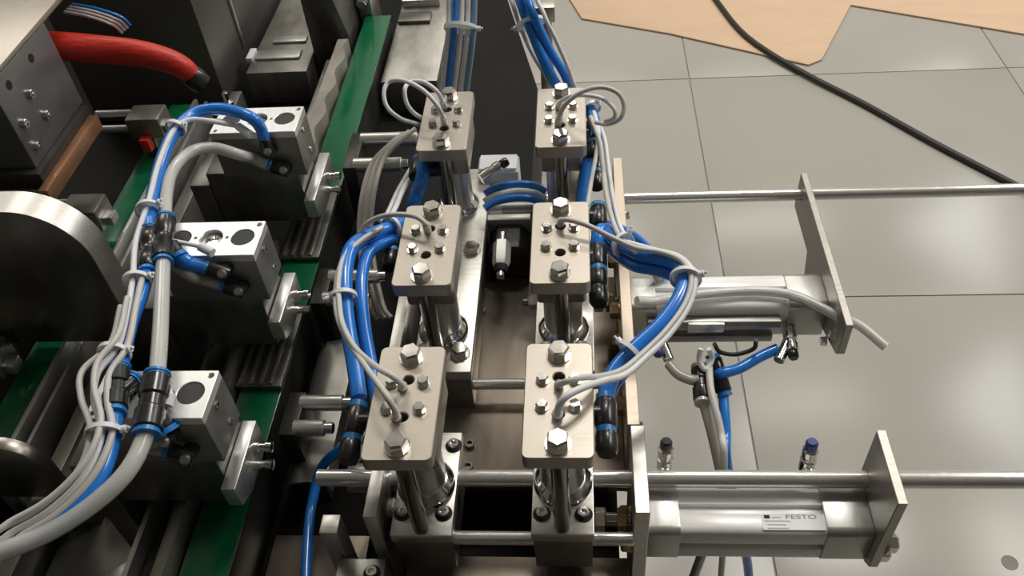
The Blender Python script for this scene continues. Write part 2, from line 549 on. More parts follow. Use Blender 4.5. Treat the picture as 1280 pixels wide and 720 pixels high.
# clutter left of the near slide block
r = empty('stop_bracket', (-0.20, 0.34, 0.545), 'small bolted stop bracket at the end of the thick guide rod', 'bracket')
obj('foot_block', box(-0.205, -0.165, 0.285, 0.335, 0.545, 0.615, 0.001), 'mid_steel', r)
obj('stop_block', box(-0.214, -0.199, 0.337, 0.354, 0.545, 0.652, 0.001), 'mill_steel', r)
obj('web', box(-0.2045, -0.19, 0.30, 0.337, 0.545, 0.60, 0.001), 'dark_steel', r)
for p in ((-0.183, 0.3, 0.615), (-0.175, 0.322, 0.615)):
    inst('counterbore', BORE, 'socket_dark', p, parent=r)
    inst('socket_screw', CAPSCREW, 'bolt_steel', (p[0], p[1], p[2] + 0.0003), parent=r)
r = empty('shaft_collar', (-0.2, 0.399, 0.635), 'clamping collar on the left end of the thick guide rod', 'collar')
inst('ring', lathe([(0.0068, 0), (0.0125, 0), (0.0125, 0.022), (0.0068, 0.022)], 22), 'mid_steel', (-0.203, 0.399, 0.635), (1, 0, 0), r)
obj('pedestal', box(-0.199, -0.186, 0.393, 0.405, 0.545, 0.626, 0.0005), 'dark_steel', r)

# ------------------------------------------------------------------ mounting plates
def plate_yz(outline, holes, x0, x1, b=0.0006):
    me = plate(outline, holes, x1 - x0, b)
    me.transform(Matrix(((0, 0, 1, x1), (1, 0, 0, 0), (0, 1, 0, 0), (0, 0, 0, 1))))
    return me


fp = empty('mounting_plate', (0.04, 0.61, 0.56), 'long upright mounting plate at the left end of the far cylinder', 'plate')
obj('plate', plate_yz([(0.429, 0.565), (0.793, 0.565), (0.793, 0.670), (0.429, 0.670)], [circle2(0.743, 0.652, 0.0067), circle2(0.605, 0.632, 0.0062)], 0.0340, 0.0445), 'reflection_tint_steel', fp)
for yy, zz in ((0.645, 0.652), (0.575, 0.652), (0.57, 0.612), (0.47, 0.64)):
    inst('bolt', BOLT, 'brass', (0.034, yy, zz), (-1, 0, 0), fp)
for yy in (0.715, 0.455):
    inst('screw', SCREW, 'bolt_steel', (0.0445, yy, 0.652 if yy > 0.5 else 0.63), (1, 0, 0), fp)
np_ = empty('mounting_plate', (0.042, 0.39, 0.50), 'short upright mounting plate at the left end of the near cylinder', 'plate')
obj('plate', plate_yz([(0.347, 0.50), (0.4275, 0.50), (0.4275, 0.670), (0.347, 0.670)], [circle2(0.3925, 0.645, 0.0074), circle2(0.372, 0.615, 0.0062)], 0.0365, 0.0480), 'mill_steel', np_)
for yy, zz in ((0.36, 0.600), (0.385, 0.600)):
    inst('bolt', BOLT, 'brass', (0.0365, yy, zz), (-1, 0, 0), np_)
mat('end_plate_steel', (0.44, 0.42, 0.38), 0.85, 0.36, 0.10, 60, (1, 6, 6))
ep = empty('end_plate', (0.228, 0.37, 0.59), 'dark upright end plate on the right end of the near cylinder', 'plate')
obj('plate', plate_yz([(0.341, 0.598), (0.350, 0.590), (0.405, 0.628), (0.405, 0.695), (0.341, 0.695)], [circle2(0.3925, 0.645, 0.0074)], 0.2240, 0.2315), 'end_plate_steel', ep)
for yy, zz in ((0.3475, 0.626), (0.3515, 0.604)):
    inst('bolt', BOLT, 'bolt_steel', (0.2315, yy, zz), (1, 0, 0), ep)
FY_HOSE = 0.565
ef = empty('end_plate', (0.236, 0.65, 0.58), 'tall dark end plate on the right end of the far cylinder', 'plate')
obj('plate', plate_yz([(0.537, 0.63), (0.541, 0.625), (0.64, 0.59), (0.672, 0.59), (0.682, 0.625), (0.755, 0.625), (0.757, 0.630), (0.757, 0.670), (0.537, 0.670)], [circle2(0.743, 0.652, 0.0067), circle2(FY_HOSE, 0.650, 0.0064)], 0.2345, 0.2415), 'end_plate_steel', ef)
for yy, zz in ((0.575, 0.628), (0.59, 0.60)):
    inst('bolt', SCREW, 'bolt_steel', (0.2345, yy - 0.02, zz + 0.01), (-1, 0, 0), ef)

# ------------------------------------------------------------------ pneumatic cylinders
def slot_profile(h, cy, cz, s=0.0042, d=0.0045, r=0.006):
    """rounded square with a groove along every side, in (y, z)"""
    pts = []
    q = [(h, -s), (h - d, -s), (h - d, s), (h, s)]
    for k in range(4):
        a = PI / 2 * k
        ca, sa = math.cos(a), math.sin(a)
        for u, v in q:
            pts.append((cy + u * ca - v * sa, cz + u * sa + v * ca))
        for i in range(5):
            t = math.radians(90 * i / 4)
            u, v = h - r + r * math.cos(t), h - r + r * math.sin(t)
            pts.append((cy + u * ca - v * sa, cz + u * sa + v * ca))
    return pts


def cylinder(cy, cz, x0, x1, label, h=0.0235):
    r = empty('pneumatic_cylinder', (x0, cy, cz - h), label, 'cylinder', 'two horizontal pneumatic cylinders')
    obj('barrel', prism(slot_profile(h - 0.001, cy, cz), 'X', x0 + 0.026, x1 - 0.036, 0.0003), 'satin_aluminium', r)
    obj('end_cap', prism([(y, z) for y, z in rrect(h, h, 0.007, 4, cy, cz)], 'X', x0, x0 + 0.026, 0.0008), 'cap_aluminium', r)
    obj('end_cap', prism([(y, z) for y, z in rrect(h, h, 0.007, 4, cy, cz)], 'X', x1 - 0.036, x1, 0.0008), 'cap_aluminium', r)
    for sy in (1, -1):
        for sz in (1, -1):
            inst('tie_screw', CAPSCREW, 'bolt_steel', (x1 - 0.0050, cy + sy * 0.0165, cz + sz * 0.0165), (1, 0, 0), r)
    return r


NY, NZ = 0.3715, 0.6125
FY, FZ = 0.6085, 0.6215
nc = cylinder(NY, NZ, 0.048, 0.2240, 'silver pneumatic cylinder nearest the camera, with white name label', 0.0225)
fc = cylinder(FY, FZ, 0.0445, 0.2345, 'silver pneumatic cylinder in the middle of the picture, clear hose on top')
# label with the maker's lettering on the near cylinder
zt = NZ + 0.0215
lb = obj('label_sheet', box(0.1385, 0.1867, NY - 0.0185, NY - 0.0046, zt, zt + 0.0003, 0), 'label_paper', nc)
obj('label_mark', box(0.1405, 0.1450, NY - 0.0085, NY - 0.0055, zt + 0.0003, zt + 0.0005, 0), 'socket_dark', lb)
for k, (xa, xb) in enumerate(((0.1465, 0.1535), (0.1405, 0.1605), (0.142, 0.157), (0.142, 0.1585))):
    yy = NY - 0.0075 - 0.0032 * k
    obj('print_line', box(xa, xb, yy - 0.0004, yy + 0.0004, zt + 0.0003, zt + 0.0005, 0), 'print_grey', lb)
tx = bpy.data.curves.new('t', 'FONT')
tx.body = 'FESTO'
tx.size = 0.0052
tx.extrude = 0.0001
tob = bpy.data.objects.new('t', tx)
COL.objects.link(tob)
bpy.context.view_layer.update()
tme = bpy.data.meshes.new_from_object(tob.evaluated_get(bpy.context.evaluated_depsgraph_get()))
bpy.data.objects.remove(tob)
wid = max(v.co.x for v in tme.vertices)
tme.transform(Matrix.Translation((0.157, NY - 0.0086, zt + 0.0004)) @ Matrix.Diagonal((0.0245 / wid, 1, 1, 1)))
tme.materials.clear()
obj('lettering', tme, 'print_blue', lb)

# ------------------------------------------------------------------ pneumatic fittings
FIT_BODY = lathe([(0, 0), (0.0068, 0), (0.0068, 0.012), (0.0055, 0.013), (0.0055, 0.017), (0.0066, 0.018), (0.0066, 0.024), (0.005, 0.0255), (0, 0.0255)], 18)
FIT_CAP = lathe([(0, 0), (0.0045, 0), (0.0052, 0.001), (0.0052, 0.007), (0.004, 0.009), (0, 0.009)], 14)


def speed_valve(p, d, label, cap='black_plastic', stub=None):
    r = empty('flow_control_valve', p, label, 'valve', 'metal flow control valves on the cylinders')
    inst('valve_body', FIT_BODY, 'chrome', p, d, r)
    q = Vector(p) + Vector(d).normalized() * 0.0255
    inst('adjusting_cap', FIT_CAP, cap, q, d, r)
    inst('lock_ring', SMALLNUT, 'bolt_steel', Vector(p) + Vector(d).normalized() * 0.0125, d, r)
    if stub:
        a, b = Vector(stub[0]), Vector(stub[1])
        inst('side_arm', cyl(0.0055, (b - a).length, 14), 'chrome', a, b - a, r)
    return r


speed_valve((0.0665, 0.4175, 0.623), (0, 0.12, 1), 'nickel flow valve standing behind the left end of the near cylinder', 'black_plastic', ((0.0665, NY + 0.0225, 0.626), (0.0665, 0.420, 0.626)))
speed_valve((0.1855, 0.4175, 0.622), (0, 0.12, 1), 'pale flow valve with dark blue cap behind the right end of the near cylinder', 'dark_blue_cap', ((0.1855, NY + 0.0225, 0.626), (0.1855, 0.420, 0.626)))
speed_valve((0.0705, FY - 0.0235, 0.617), (0.02, -1, -0.12), 'nickel flow valve with blue cap at the left end of the far cylinder', 'dark_blue_cap', ((0.074, FY - 0.034, 0.612), (0.082, FY - 0.058, 0.606)))
speed_valve((0.201, FY - 0.0235, 0.612), (0, -1, -0.15), 'nickel flow valve with black cap at the right end of the far cylinder', 'black_plastic', ((0.199, FY - 0.036, 0.608), (0.187, FY - 0.058, 0.604)))


def tube_thing(name, pts, r, m, label, cat='tube', group=None, n=10):
    o = tag(obj(name, tube(pts, r, n), m), label, cat, group)
    # strain relief where a sensor cable enters a clamp plate
    for a, b in ((pts[0], pts[1]), (pts[-1], pts[-2])):
        if name == 'signal_cable' and 0.7625 < a[2] < 0.7695 and -0.16 < a[0] < 0.01:
            obj('strain_relief', tube([a, b], r * 1.55, 10), m, o)
    return o


def push_fit(p, d, L, label, r=0.0085, ring='blue_ring', branch=None, group='black push-in connectors'):
    """straight or Y push-in connector: black body with a release collar at each end"""
    e = empty('push_connector', p, label, 'connector', group)
    D = Vector(d).normalized()
    P = Vector(p)
    if L is None:
        L = Vector(d).length
    inst('body', lathe([(0, 0), (r * .92, 0), (r, .001), (r, L * .36), (r * .86, L * .40), (r * .86, L * .60), (r, L * .64), (r, L - .001), (r * .92, L), (0, L)], 18), 'black_plastic', P, D, e)
    rm = lathe([(0, 0), (r * .86, 0), (r * .86, 0.002), (r * .94, 0.0022), (r * .94, 0.0042), (0, 0.0042)], 16)
    inst('release_ring', rm, ring, P + D * L, D, e)
    inst('release_ring', rm, ring, P, -D, e)
    if branch:
        a, b = Vector(branch[0]), Vector(branch[1])
        inst('branch', cyl(r * .8, (b - a).length, 14, .001), 'black_plastic', a, b - a, e)
        inst('branch_ring', rm, ring, b, b - a, e)
    return e


# hoses below the far cylinder
hp = (0.1161, 0.5240, 0.6000)
push_fit((0.1101, 0.5083, 0.5980), Vector((0.1110, 0.5477, 0.6000)) - Vector((0.1101, 0.5083, 0.5980)), 0.036, 'black Y connector with grey hoses under the far cylinder', 0.0085, 'grey_tube')
push_fit((0.1339, 0.5277, 0.5850), Vector((0.1260, 0.5577, 0.6000)) - Vector((0.1339, 0.5277, 0.5850)), 0.034, 'black Y connector with blue hoses under the far cylinder', 0.008, 'blue_ring')
tube_thing('hose', [(0.0815, 0.5486, 0.6030), (0.0898, 0.5363, 0.6020), (0.1022, 0.5301, 0.6010), (0.1090, 0.5302, 0.6020)], 0.0052, 'grey_tube', 'short grey hose from the left far-cylinder valve to the black connector')
tube_thing('hose', [(0.1884, 0.5659, 0.6040), (0.1705, 0.5576, 0.6020), (0.1498, 0.5453, 0.6000), (0.1338, 0.5395, 0.6000), (0.1283, 0.5408, 0.5960)], 0.0055, 'blue_tube', 'short blue hose from the right far-cylinder valve to the black connector')
tube_thing('hose', [(0.1110, 0.5091, 0.5970), (0.1181, 0.4844, 0.5800), (0.1261, 0.4642, 0.5500), (0.1325, 0.4609, 0.5200), (0.11, 0.45, 0.30), (0.06, 0.40, 0.0065)], 0.0052, 'grey_tube', 'grey hose hanging down from the connector behind the near cylinder')
tube_thing('hose', [(0.1196, 0.5479, 0.6070), (0.1178, 0.5109, 0.6070), (0.1240, 0.4759, 0.5920), (0.1271, 0.4521, 0.5620), (0.148, 0.455, 0.30), (0.135, 0.42, 0.0045)], 0.0035, 'wire_grey', 'thin grey sensor cable hanging between the two hanging hoses')
tube_thing('hose', [(0.1334, 0.5285, 0.5840), (0.1326, 0.4914, 0.5700), (0.1348, 0.4662, 0.5400), (0.185, 0.47, 0.30), (0.21, 0.44, 0.0065)], 0.0052, 'blue_tube', 'blue hose hanging down from the connector behind the near cylinder')
tube_thing('hose', [(0.1105, 0.5490, 0.6250), (0.1093, 0.5434, 0.6150), (0.1151, 0.5363, 0.6090), (0.1220, 0.5469, 0.6130), (0.1181, 0.5489, 0.6250)], 0.0028, 'wire_pale', 'pale loop of sensor wire under the far cylinder')
tube_thing('hose', [(0.1637, 0.5585, 0.6260), (0.1633, 0.5594, 0.6120), (0.1465, 0.5559, 0.6080), (0.1306, 0.5549, 0.6130), (0.1241, 0.5549, 0.6250)], 0.0022, 'cable_black', 'thin dark wire loop hanging under the far cylinder')
tube_thing('hose', [(0.050, FY - 0.030, 0.662), (0.07, FY - 0.022, 0.653), (0.10, FY - 0.014, 0.6512), (0.16, FY - 0.008, 0.6505), (0.20, FY - 0.014, 0.6505), (0.225, FY - 0.032, 0.6505), (0.238, FY - 0.0435, 0.650), (0.255, FY - 0.054, 0.649), (0.275, FY - 0.074, 0.642)], 0.0046, 'clear_tube', 'clear soft hose lying along the top of the far cylinder')
sr = empty('sensor_rail', (0.13, FY - 0.03, 0.60), 'grey sensor rail with switch along the front of the far cylinder', 'sensor')
obj('rail', box(0.062, 0.19, FY - 0.0315, FY - 0.0235, 0.622, 0.632, 0.0008), 'mid_steel', sr)
obj('switch', box(0.10, 0.135, FY - 0.0365, FY - 0.0315, 0.622, 0.634, 0.0008), 'aluminium', sr)
obj('lower_rail', box(0.062, 0.185, FY - 0.0305, FY - 0.0235, 0.601, 0.610, 0.0008), 'mid_steel', sr)

# ------------------------------------------------------------------ tooling blocks on the left
def tooling_block(x1, y1, label, fittings):
    """silver block with three bores on top, a dark slide under it and black push-in elbows on its front"""
    W, D, H, zt = 0.090, 0.045, 0.056, 0.770
    x0, y0 = x1 - W, y1 - D
    cx, cy = (x0 + x1) / 2, (y0 + y1) / 2
    r = empty('tooling_block', (cx, cy, 0.545), label, 'block', 'three silver tooling blocks with round bores')
    hol = [circle2(-0.029, 0.001, 0.0105, 24), circle2(0.0, 0.001, 0.0105, 24), circle2(0.029, 0.001, 0.0105, 24)]
    small = [circle2(-0.0145, 0.001, 0.0016, 8), circle2(0.0145, 0.001, 0.0016, 8), circle2(0.040, 0.0175, 0.0024, 10), circle2(-0.040, 0.0175, 0.0024, 10), circle2(-0.040, -0.0175, 0.002, 8)]
    inst('top_face', plate(rrect(W / 2, D / 2, 0.001, 2), hol + small, 0.008, 0.0005), 'bright_aluminium', (cx, cy, zt), parent=r)
    obj('body', box(x0, x1, y0, y1, zt - H, zt - 0.008, 0.0006), 'tool_steel', r)
    inst('piston_face', lathe([(0, 0), (0.0085, 0), (0.0085, 0.004), (0.006, 0.0045), (0.005, 0.002), (0, 0.002)], 20), 'chrome', (cx, cy + 0.001, zt - 0.008), parent=r)
    for dx in (-0.029, 0.029):
        inst('plug', lathe([(0, 0), (0.0102, 0), (0.0102, 0.007), (0, 0.007)], 22), 'plug_black', (cx + dx, cy + 0.001, zt - 0.008), parent=r)
    for yy, zz in ((cy + 0.000, zt - 0.014), (cy + 0.006, zt - 0.043)):
        inst('side_screw', lathe([(0, 0), (0.0030, 0), (0.0030, 0.0015), (0, 0.0024)], 10), 'bolt_steel', (x1, yy, zz), (1, 0, 0), r)
    obj('slide', prism([(y0 + 0.006, 0.645), (y1 + 0.030, 0.645), (y1 + 0.030, 0.66), (y1 - 0.004, zt - H), (y0 + 0.006, zt - H)], 'X', x0 - 0.024, x1 - 0.012, 0.001), 'dark_steel', r)
    obj('leg', box(x0 - 0.046, x0 - 0.024, y0 + 0.004, y1 + 0.034, 0.545, 0.70, 0.001), 'dark_steel', r)
    # elbows on the front face
    for k, (dx, dz, ad) in enumerate(fittings):
        p = Vector((cx + dx, y0, zt + dz))
        e = inst('elbow_base', cyl(0.0062, 0.011, 14), 'black_plastic', p, (0, -1, 0.25), r)
        q = p + Vector((0, -0.010, 0.0025))
        inst('elbow_arm', lathe([(0, -0.005), (0.0064, -0.005), (0.0066, 0.012), (0.0056, 0.014), (0, 0.014)], 14), 'black_plastic', q, ad, r)
        q2 = q + Vector(ad).normalized() * 0.014
        inst('release_ring', lathe([(0, 0), (0.0056, 0), (0.0062, 0.002), (0.0062, 0.0035), (0, 0.0035)], 14), 'blue_ring', q2, ad, r)
        inst('swivel_cap', lathe([(0, 0), (0.0040, 0), (0.0044, 0.002), (0.003, 0.0045), (0, 0.0045)], 12), 'mid_steel', q + Vector((0.001, -0.005, 0.003)), (0.1, -0.6, 0.8), r)
    return r


mat('plug_black', (0.07, 0.07, 0.066), 0.0, 0.5, 0.2, 60, spec=0.2)
mat('tool_steel', (0.30, 0.295, 0.275), 0.7, 0.42, 0.12, 30, (1, 4, 1))
SIDE = (-0.9, 0.05, 0.38)
FT = [(0.018, -0.014, SIDE), (0.026, -0.036, SIDE)]
FT_FAR = [(0.016, -0.020, (-0.15, 0.3, 0.94)), (0.026, -0.044, SIDE)]
tooling_block(-0.279, 0.4085, 'nearest silver tooling block with round bores, black connectors over its left half', FT)
tooling_block(-0.286, 0.582, 'middle silver tooling block with three round bores between two curved hoses', FT)
tooling_block(-0.291, 0.765, 'far silver tooling block with three round bores under the arching blue tube', FT_FAR)


def stop_bar(y0, y1, x0, label):
    """inclined bracket bar right of a tooling block, two bolts through it"""
    r = empty('bracket_bar', (x0, y0, 0.65), label, 'bracket', 'bracket bars beside the tooling blocks')
    obj('bar', prism([(y0, 0.660), (y0, 0.684), (y1, 0.684), (y1, 0.655), (y0 + 0.02, 0.650)], 'X', x0 - 0.006, x0 + 0.006, 0.0008), 'aluminium', r)
    for dz in (0.012, 0.024):
        inst('bolt', lathe([(0, 0), (0.0042, 0), (0.0042, 0.004), (0.0034, 0.0042), (0.0034, 0.010), (0.0046, 0.0102), (0.0046, 0.015), (0, 0.016)], 12), 'bolt_steel', (x0 + 0.006, (y0 + y1) / 2 + 0.01 - 8 * (dz - 0.018) * 0.1, 0.684 - dz), (1, 0, 0), r)
    return r


stop_bar(0.357, 0.424, -0.2845, 'bracket bar with two bolts right of the nearest tooling block')
stop_bar(0.536, 0.603, -0.291, 'bracket bar with two bolts right of the middle tooling block')
stop_bar(0.714, 0.80, -0.2955, 'bracket bar with two bolts right of the far tooling block')

# ------------------------------------------------------------------ conveyors
cv = empty('belt_conveyor', (-0.31, 0.8, 0.545), 'long conveyor with glossy green belt running away beneath the tooling blocks', 'conveyor')
obj('belt', box(-0.334, -0.293, 0.20, 1.24, 0.617, 0.620, 0.0008), 'belt_green', cv)
obj('belt_bed', box(-0.331, -0.296, 0.20, 1.24, 0.545, 0.617, 0.0008), 'blackened_steel', cv)
obj('side_rail', prism([(-0.352, 0.545), (-0.338, 0.545), (-0.338, 0.640), (-0.345, 0.640), (-0.345, 0.632), (-0.352, 0.632)], 'Y', 0.20, 0.70, 0.0006), 'mid_steel', cv)
obj('side_rail', box(-0.3795, -0.3745, 0.20, 0.70, 0.545, 0.626, 0.0006), 'aluminium', cv)
obj('side_rail', box(-0.374, -0.354, 0.20, 0.70, 0.545, 0.606, 0.0006), 'blackened_steel', cv)
obj('side_rail', box(-0.366, -0.359, 0.83, 1.10, 0.545, 0.628, 0.0006), 'mid_steel', cv)
L = []
R_ = []
for i in range(34):
    y = 0.80 + i * 0.0105
    L.append((-0.357, y))
    R_.append((-0.341 + 0.004 * math.sin(i * 0.95), y))
obj('wavy_guide', prism(L + R_[::-1], 'Z', 0.60, 0.634, 0.0), 'guide_plastic', cv)

for y0, y1 in ((0.505, 0.612), (0.685, 0.80)):
    cp = obj('belt_cover', box(-0.3365, -0.292, y0, y1, 0.6215, 0.627, 0.0006), 'dark_steel', cv)
    for gx in (-0.332, -0.322, -0.312, -0.302):
        obj('ridge', box(gx - 0.0018, gx + 0.0018, y0 + 0.002, y1 - 0.002, 0.627, 0.6295, 0.0004), 'mid_steel', cp)

c2 = empty('belt_conveyor', (-0.56, 0.7, 0.545), 'second green belt conveyor at the left, mostly hidden by the curved arm', 'conveyor')
obj('belt', box(-0.590, -0.556, 0.41, 1.04, 0.597, 0.600, 0.0008), 'belt_green', c2)
obj('belt_bed', box(-0.587, -0.559, 0.41, 1.04, 0.545, 0.597, 0.0008), 'blackened_steel', c2)
obj('side_rail', box(-0.553, -0.548, 0.41, 1.04, 0.545, 0.608, 0.0006), 'aluminium', c2)
obj('side_rail', box(-0.538, -0.534, 0.41, 1.04, 0.545, 0.604, 0.0006), 'aluminium', c2)
tag(obj('guide_bar', box(-0.508, -0.492, 0.27, 1.07, 0.545, 0.600, 0.001), 'mid_steel'), 'long flat grey guide bar left of the tooling blocks', 'bar')

# pusher cylinders reaching from the tooling towards the clamps (one pair per row)
def pushers(y, dy, z, x0, x1, r, label, dz=0.0):
    e = empty('pusher', (x0, y, 0.545), label, 'pusher', 'twin rod pushers between tooling blocks and clamps')
    for k in (0, 1):
        yy = y + dy * k
        inst('rod', cyl(r, x1 - x0 - 0.012 * k, 18), 'aluminium', (x0, yy, z - dz * k), (1, 0, 0), e)
        inst('tip', cyl(r * 0.7, 0.008, 14), 'chrome', (x1 - 0.012 * k, yy, z - dz * k), (1, 0, 0), e)
    ya, yb = min(y, y + dy), max(y, y + dy)
    obj('holder', box(x0 - 0.012, x0 + 0.004, ya - 0.010, yb + 0.010, 0.545, z + 0.004, 0.0015), 'blackened_steel', e)
    return e


pushers(0.853, -0.050, 0.662, -0.266, -0.197, 0.0085, 'twin rod pusher beside the far tooling block')
pushers(0.640, -0.032, 0.640, -0.268, -0.215, 0.0075, 'twin rod pusher beside the middle tooling block')
pushers(0.475, -0.028, 0.640, -0.262, -0.222, 0.0075, 'twin rod pusher beside the nearest tooling block')

# sheet guard between belt and clamps
g = empty('chute_guard', (-0.25, 0.5, 0.545), 'dull grey curved sheet chute between the green belt and left clamps', 'chute')
pts = []
sec = [(-0.283, 0.575), (-0.278, 0.590), (-0.268, 0.600), (-0.252, 0.603), (-0.236, 0.600), (-0.232, 0.588)]
prof = sec + [(x, z - 0.003) for x, z in sec[::-1]]
obj('sheet', prism(prof, 'Y', 0.415, 0.585, 0.0), 'mid_steel', g)
obj('support', box(-0.270, -0.245, 0.43, 0.57, 0.545, 0.597, 0.0), 'dark_steel', g)
fl = obj('floor_sheet', box(-0.289, -0.20, 0.20, 0.39, 0.545, 0.551, 0.0005), 'base_stainless')
tag(fl, 'bare brownish metal sheet at the bottom edge beside the green belt', 'sheet')

# ------------------------------------------------------------------ left frame parts
a = empty('curved_arm', (-0.6, 0.58, 0.545), 'large dark upright steel arm with a rounded lit rim at the left edge', 'arm')
arm = [(-0.487, 0.625), (-0.85, 0.625), (-0.85, 0.80)]
for i in range(13):
    t = math.radians(90 - 90 * i / 12)
    arm.append((-0.515 + 0.060 * math.cos(t), 0.740 + 0.060 * math.sin(t)))
arm += [(-0.455, 0.62), (-0.43, 0.545), (-0.484, 0.545)]
obj('arm_plate', prism(arm, 'Y', 0.566, 0.594, 0.0010), 'arm_steel', a)
a2 = empty('support_frame', (-0.6, 0.40, 0.545), 'dark brownish steel arm plate at the lower left edge', 'arm')
obj('arm_plate', prism([(-0.4875, 0.612), (-0.85, 0.612), (-0.85, 0.690)] + [(-0.500 + 0.035 * math.cos(math.radians(90 - 15 * i)), 0.655 + 0.035 * math.sin(math.radians(90 - 15 * i))) for i in range(7)] + [(-0.465, 0.60), (-0.445, 0.545), (-0.486, 0.545)], 'Y', 0.392, 0.404, 0.0008), 'arm_steel', a2)
rim_o, rim_i = [], []
for i in range(13):
    t = math.radians(90 - 90 * i / 12)
    rim_o.append((-0.515 + 0.0612 * math.cos(t), 0.740 + 0.0612 * math.sin(t)))
    rim_i.append((-0.515 + 0.0598 * math.cos(t), 0.740 + 0.0598 * math.sin(t)))
rim = [(-0.85, 0.7998), (-0.85, 0.8012)] + rim_o + [(-0.4538, 0.64), (-0.4552, 0.64)] + rim_i[::-1]
obj('lit_rim_band', prism(rim, 'Y', 0.5655, 0.5945, 0.0), 'mill_steel', a)  # added bright strip, imitates light on the arm's rounded edge
obj('foot', box(-0.486, -0.42, 0.556, 0.604, 0.545, 0.552, 0.0008), 'dark_steel', a)
low = empty('lower_plate', (-0.45, 0.32, 0.545), 'dark slanted side plate low at the left with a hex bolt', 'plate')
obj('plate', prism([(-0.485, 0.21), (-0.385, 0.21), (-0.385, 0.34), (-0.43, 0.455), (-0.485, 0.455)], 'Z', 0.556, 0.566, 0.0008), 'dark_steel', low)
obj('pillar', box(-0.47, -0.40, 0.23, 0.33, 0.545, 0.556, 0.0), 'dark_steel', low)
obj('clip', prism([(-0.430, 0.335), (-0.400, 0.318), (-0.388, 0.352), (-0.412, 0.352)], 'Z', 0.566, 0.571, 0.0004), 'aluminium', low)
inst('bolt', BOLT, 'bolt_steel', (-0.395, 0.365, 0.566), parent=low)
inst('bolt', BOLT, 'bolt_steel', (-0.45, 0.41, 0.566), parent=low)

gt = empty('gantry_block', (-0.65, 0.76, 0.545), 'heavy dark steel gantry block with drilled holes at the top left corner', 'block')
obj('block', box(-0.80, -0.560, 0.690, 0.812, 0.755, 0.852, 0.0012), 'gantry_steel', gt)
obj('cover_plate', box(-0.80, -0.5605, 0.66, 0.95, 0.852, 0.858, 0.0008), 'plate_steel', gt)
obj('dark_base', box(-0.66, -0.553, 0.68, 0.806, 0.735, 0.7548, 0.0008), 'blackened_steel', gt)
obj('copper_strip', box(-0.553, -0.543, 0.665, 0.80, 0.728, 0.745, 0.0008), 'copper', gt)
obj('column', box(-0.80, -0.66, 0.72, 0.80, 0.545, 0.755, 0.001), 'dark_steel', gt)
for yy, zz, rr in ((0.765, 0.838, 0), (0.715, 0.838, 0), (0.735, 0.815, 1), (0.742, 0.785, 1), (0.705, 0.80, 1), (0.705, 0.772, 1)):
    if rr:
        inst('socket_screw', CAPSCREW, 'bolt_steel', (-0.560, yy, zz), (1, 0, 0), gt)
    else:
        inst('drilled_hole', BLACKHOLE, 'socket_dark', (-0.560, yy, zz), (1, 0, 0), gt)

rp = [(-0.6129, 0.8595, 0.8000), (-0.5807, 0.8554, 0.8000), (-0.5406, 0.8627, 0.7900), (-0.5043, 0.8617, 0.7850), (-0.4752, 0.8627, 0.7750), (-0.4563, 0.8608, 0.7650), (-0.4476, 0.8623, 0.7500)]
rs = empty('cable_sleeve', rp[0], 'thick bright red cable sleeve bending down behind the gantry block', 'cable')
obj('sleeve', tube(rp, 0.0165, 14, 6, lambda t: 0.0165 - 0.0055 * t * t), 'red_sleeve', rs)
inst('end_gland', lathe([(0, -0.006), (0.012, -0.006), (0.0135, 0.0), (0.0125, 0.012), (0, 0.014)], 16), 'black_plastic', rp[-1], Vector(rp[-1]) - Vector(rp[-2]), rs)
for k in range(4):
    obj('wire', tube([(p[0] + 0.01 * k / 3 - 0.004, p[1] + 0.018 + 0.002 * k, p[2] + 0.006 + 0.002 * k) for p in [(-0.6030, 0.9076, 0.8000), (-0.5679, 0.8937, 0.8000), (-0.5422, 0.8913, 0.7900), (-0.5396, 0.8992, 0.7750)]], 0.002, 6), 'wire_pale' if k < 3 else 'blue_tube', rs)

def frame_box(name, label, x0, x1, y0, y1, z0, z1, m):
    e = empty(name, ((x0 + x1) / 2, (y0 + y1) / 2, z0), label, 'frame')
    obj('panel', box(x0, x1, y0, y1, z0, z1, 0.002), m, e)
    return e


f1 = frame_box('machine_column', 'tall dark grey machine column behind the red cable sleeve', -0.74, -0.528, 1.085, 1.40, 0.545, 1.02, 'frame_grey')
obj('edge_strip', box(-0.528, -0.524, 1.20, 1.206, 0.60, 0.98, 0.0005), 'aluminium', f1)
f2 = frame_box('deck_plate', 'raised grey deck plate left of the far belt end', -0.50, -0.407, 1.118, 1.46, 0.545, 0.600, 'mid_steel')
for x0, x1, y0, y1 in ((-0.478, -0.425, 1.20, 1.218), (-0.494, -0.425, 1.152, 1.176)):
    obj('strip', box(x0, x1, y0, y1, 0.600, 0.604, 0.0006), 'aluminium', f2)
obj('bright_tab', box(-0.507, -0.497, 1.150, 1.180, 0.597, 0.606, 0.0006), 'tie_white', f2)
f3 = frame_box('deck_plate', 'raised grey deck plate right of the far belt end', -0.289, -0.206, 1.080, 1.50, 0.545, 0.600, 'mid_steel')
obj('lug', box(-0.286, -0.235, 1.245, 1.275, 0.600, 0.606, 0.0006), 'dark_steel', f3)
obj('riser', box(-0.286, -0.225, 1.30, 1.40, 0.600, 0.612, 0.0006), 'aluminium', f3)
hd = empty('belt_end_head', (-0.35, 1.26, 0.545), 'dark drive head at the far end of the green belt', 'drive')
obj('housing', prism([(-0.405, 0.545), (-0.405, 0.70), (-0.385, 0.72), (-0.360, 0.70), (-0.345, 0.63), (-0.345, 0.545)], 'Y', 1.165, 1.33, 0.002), 'dark_steel', hd)
obj('cheek', box(-0.343, -0.323, 1.242, 1.30, 0.545, 0.66, 0.001), 'mid_steel', hd)
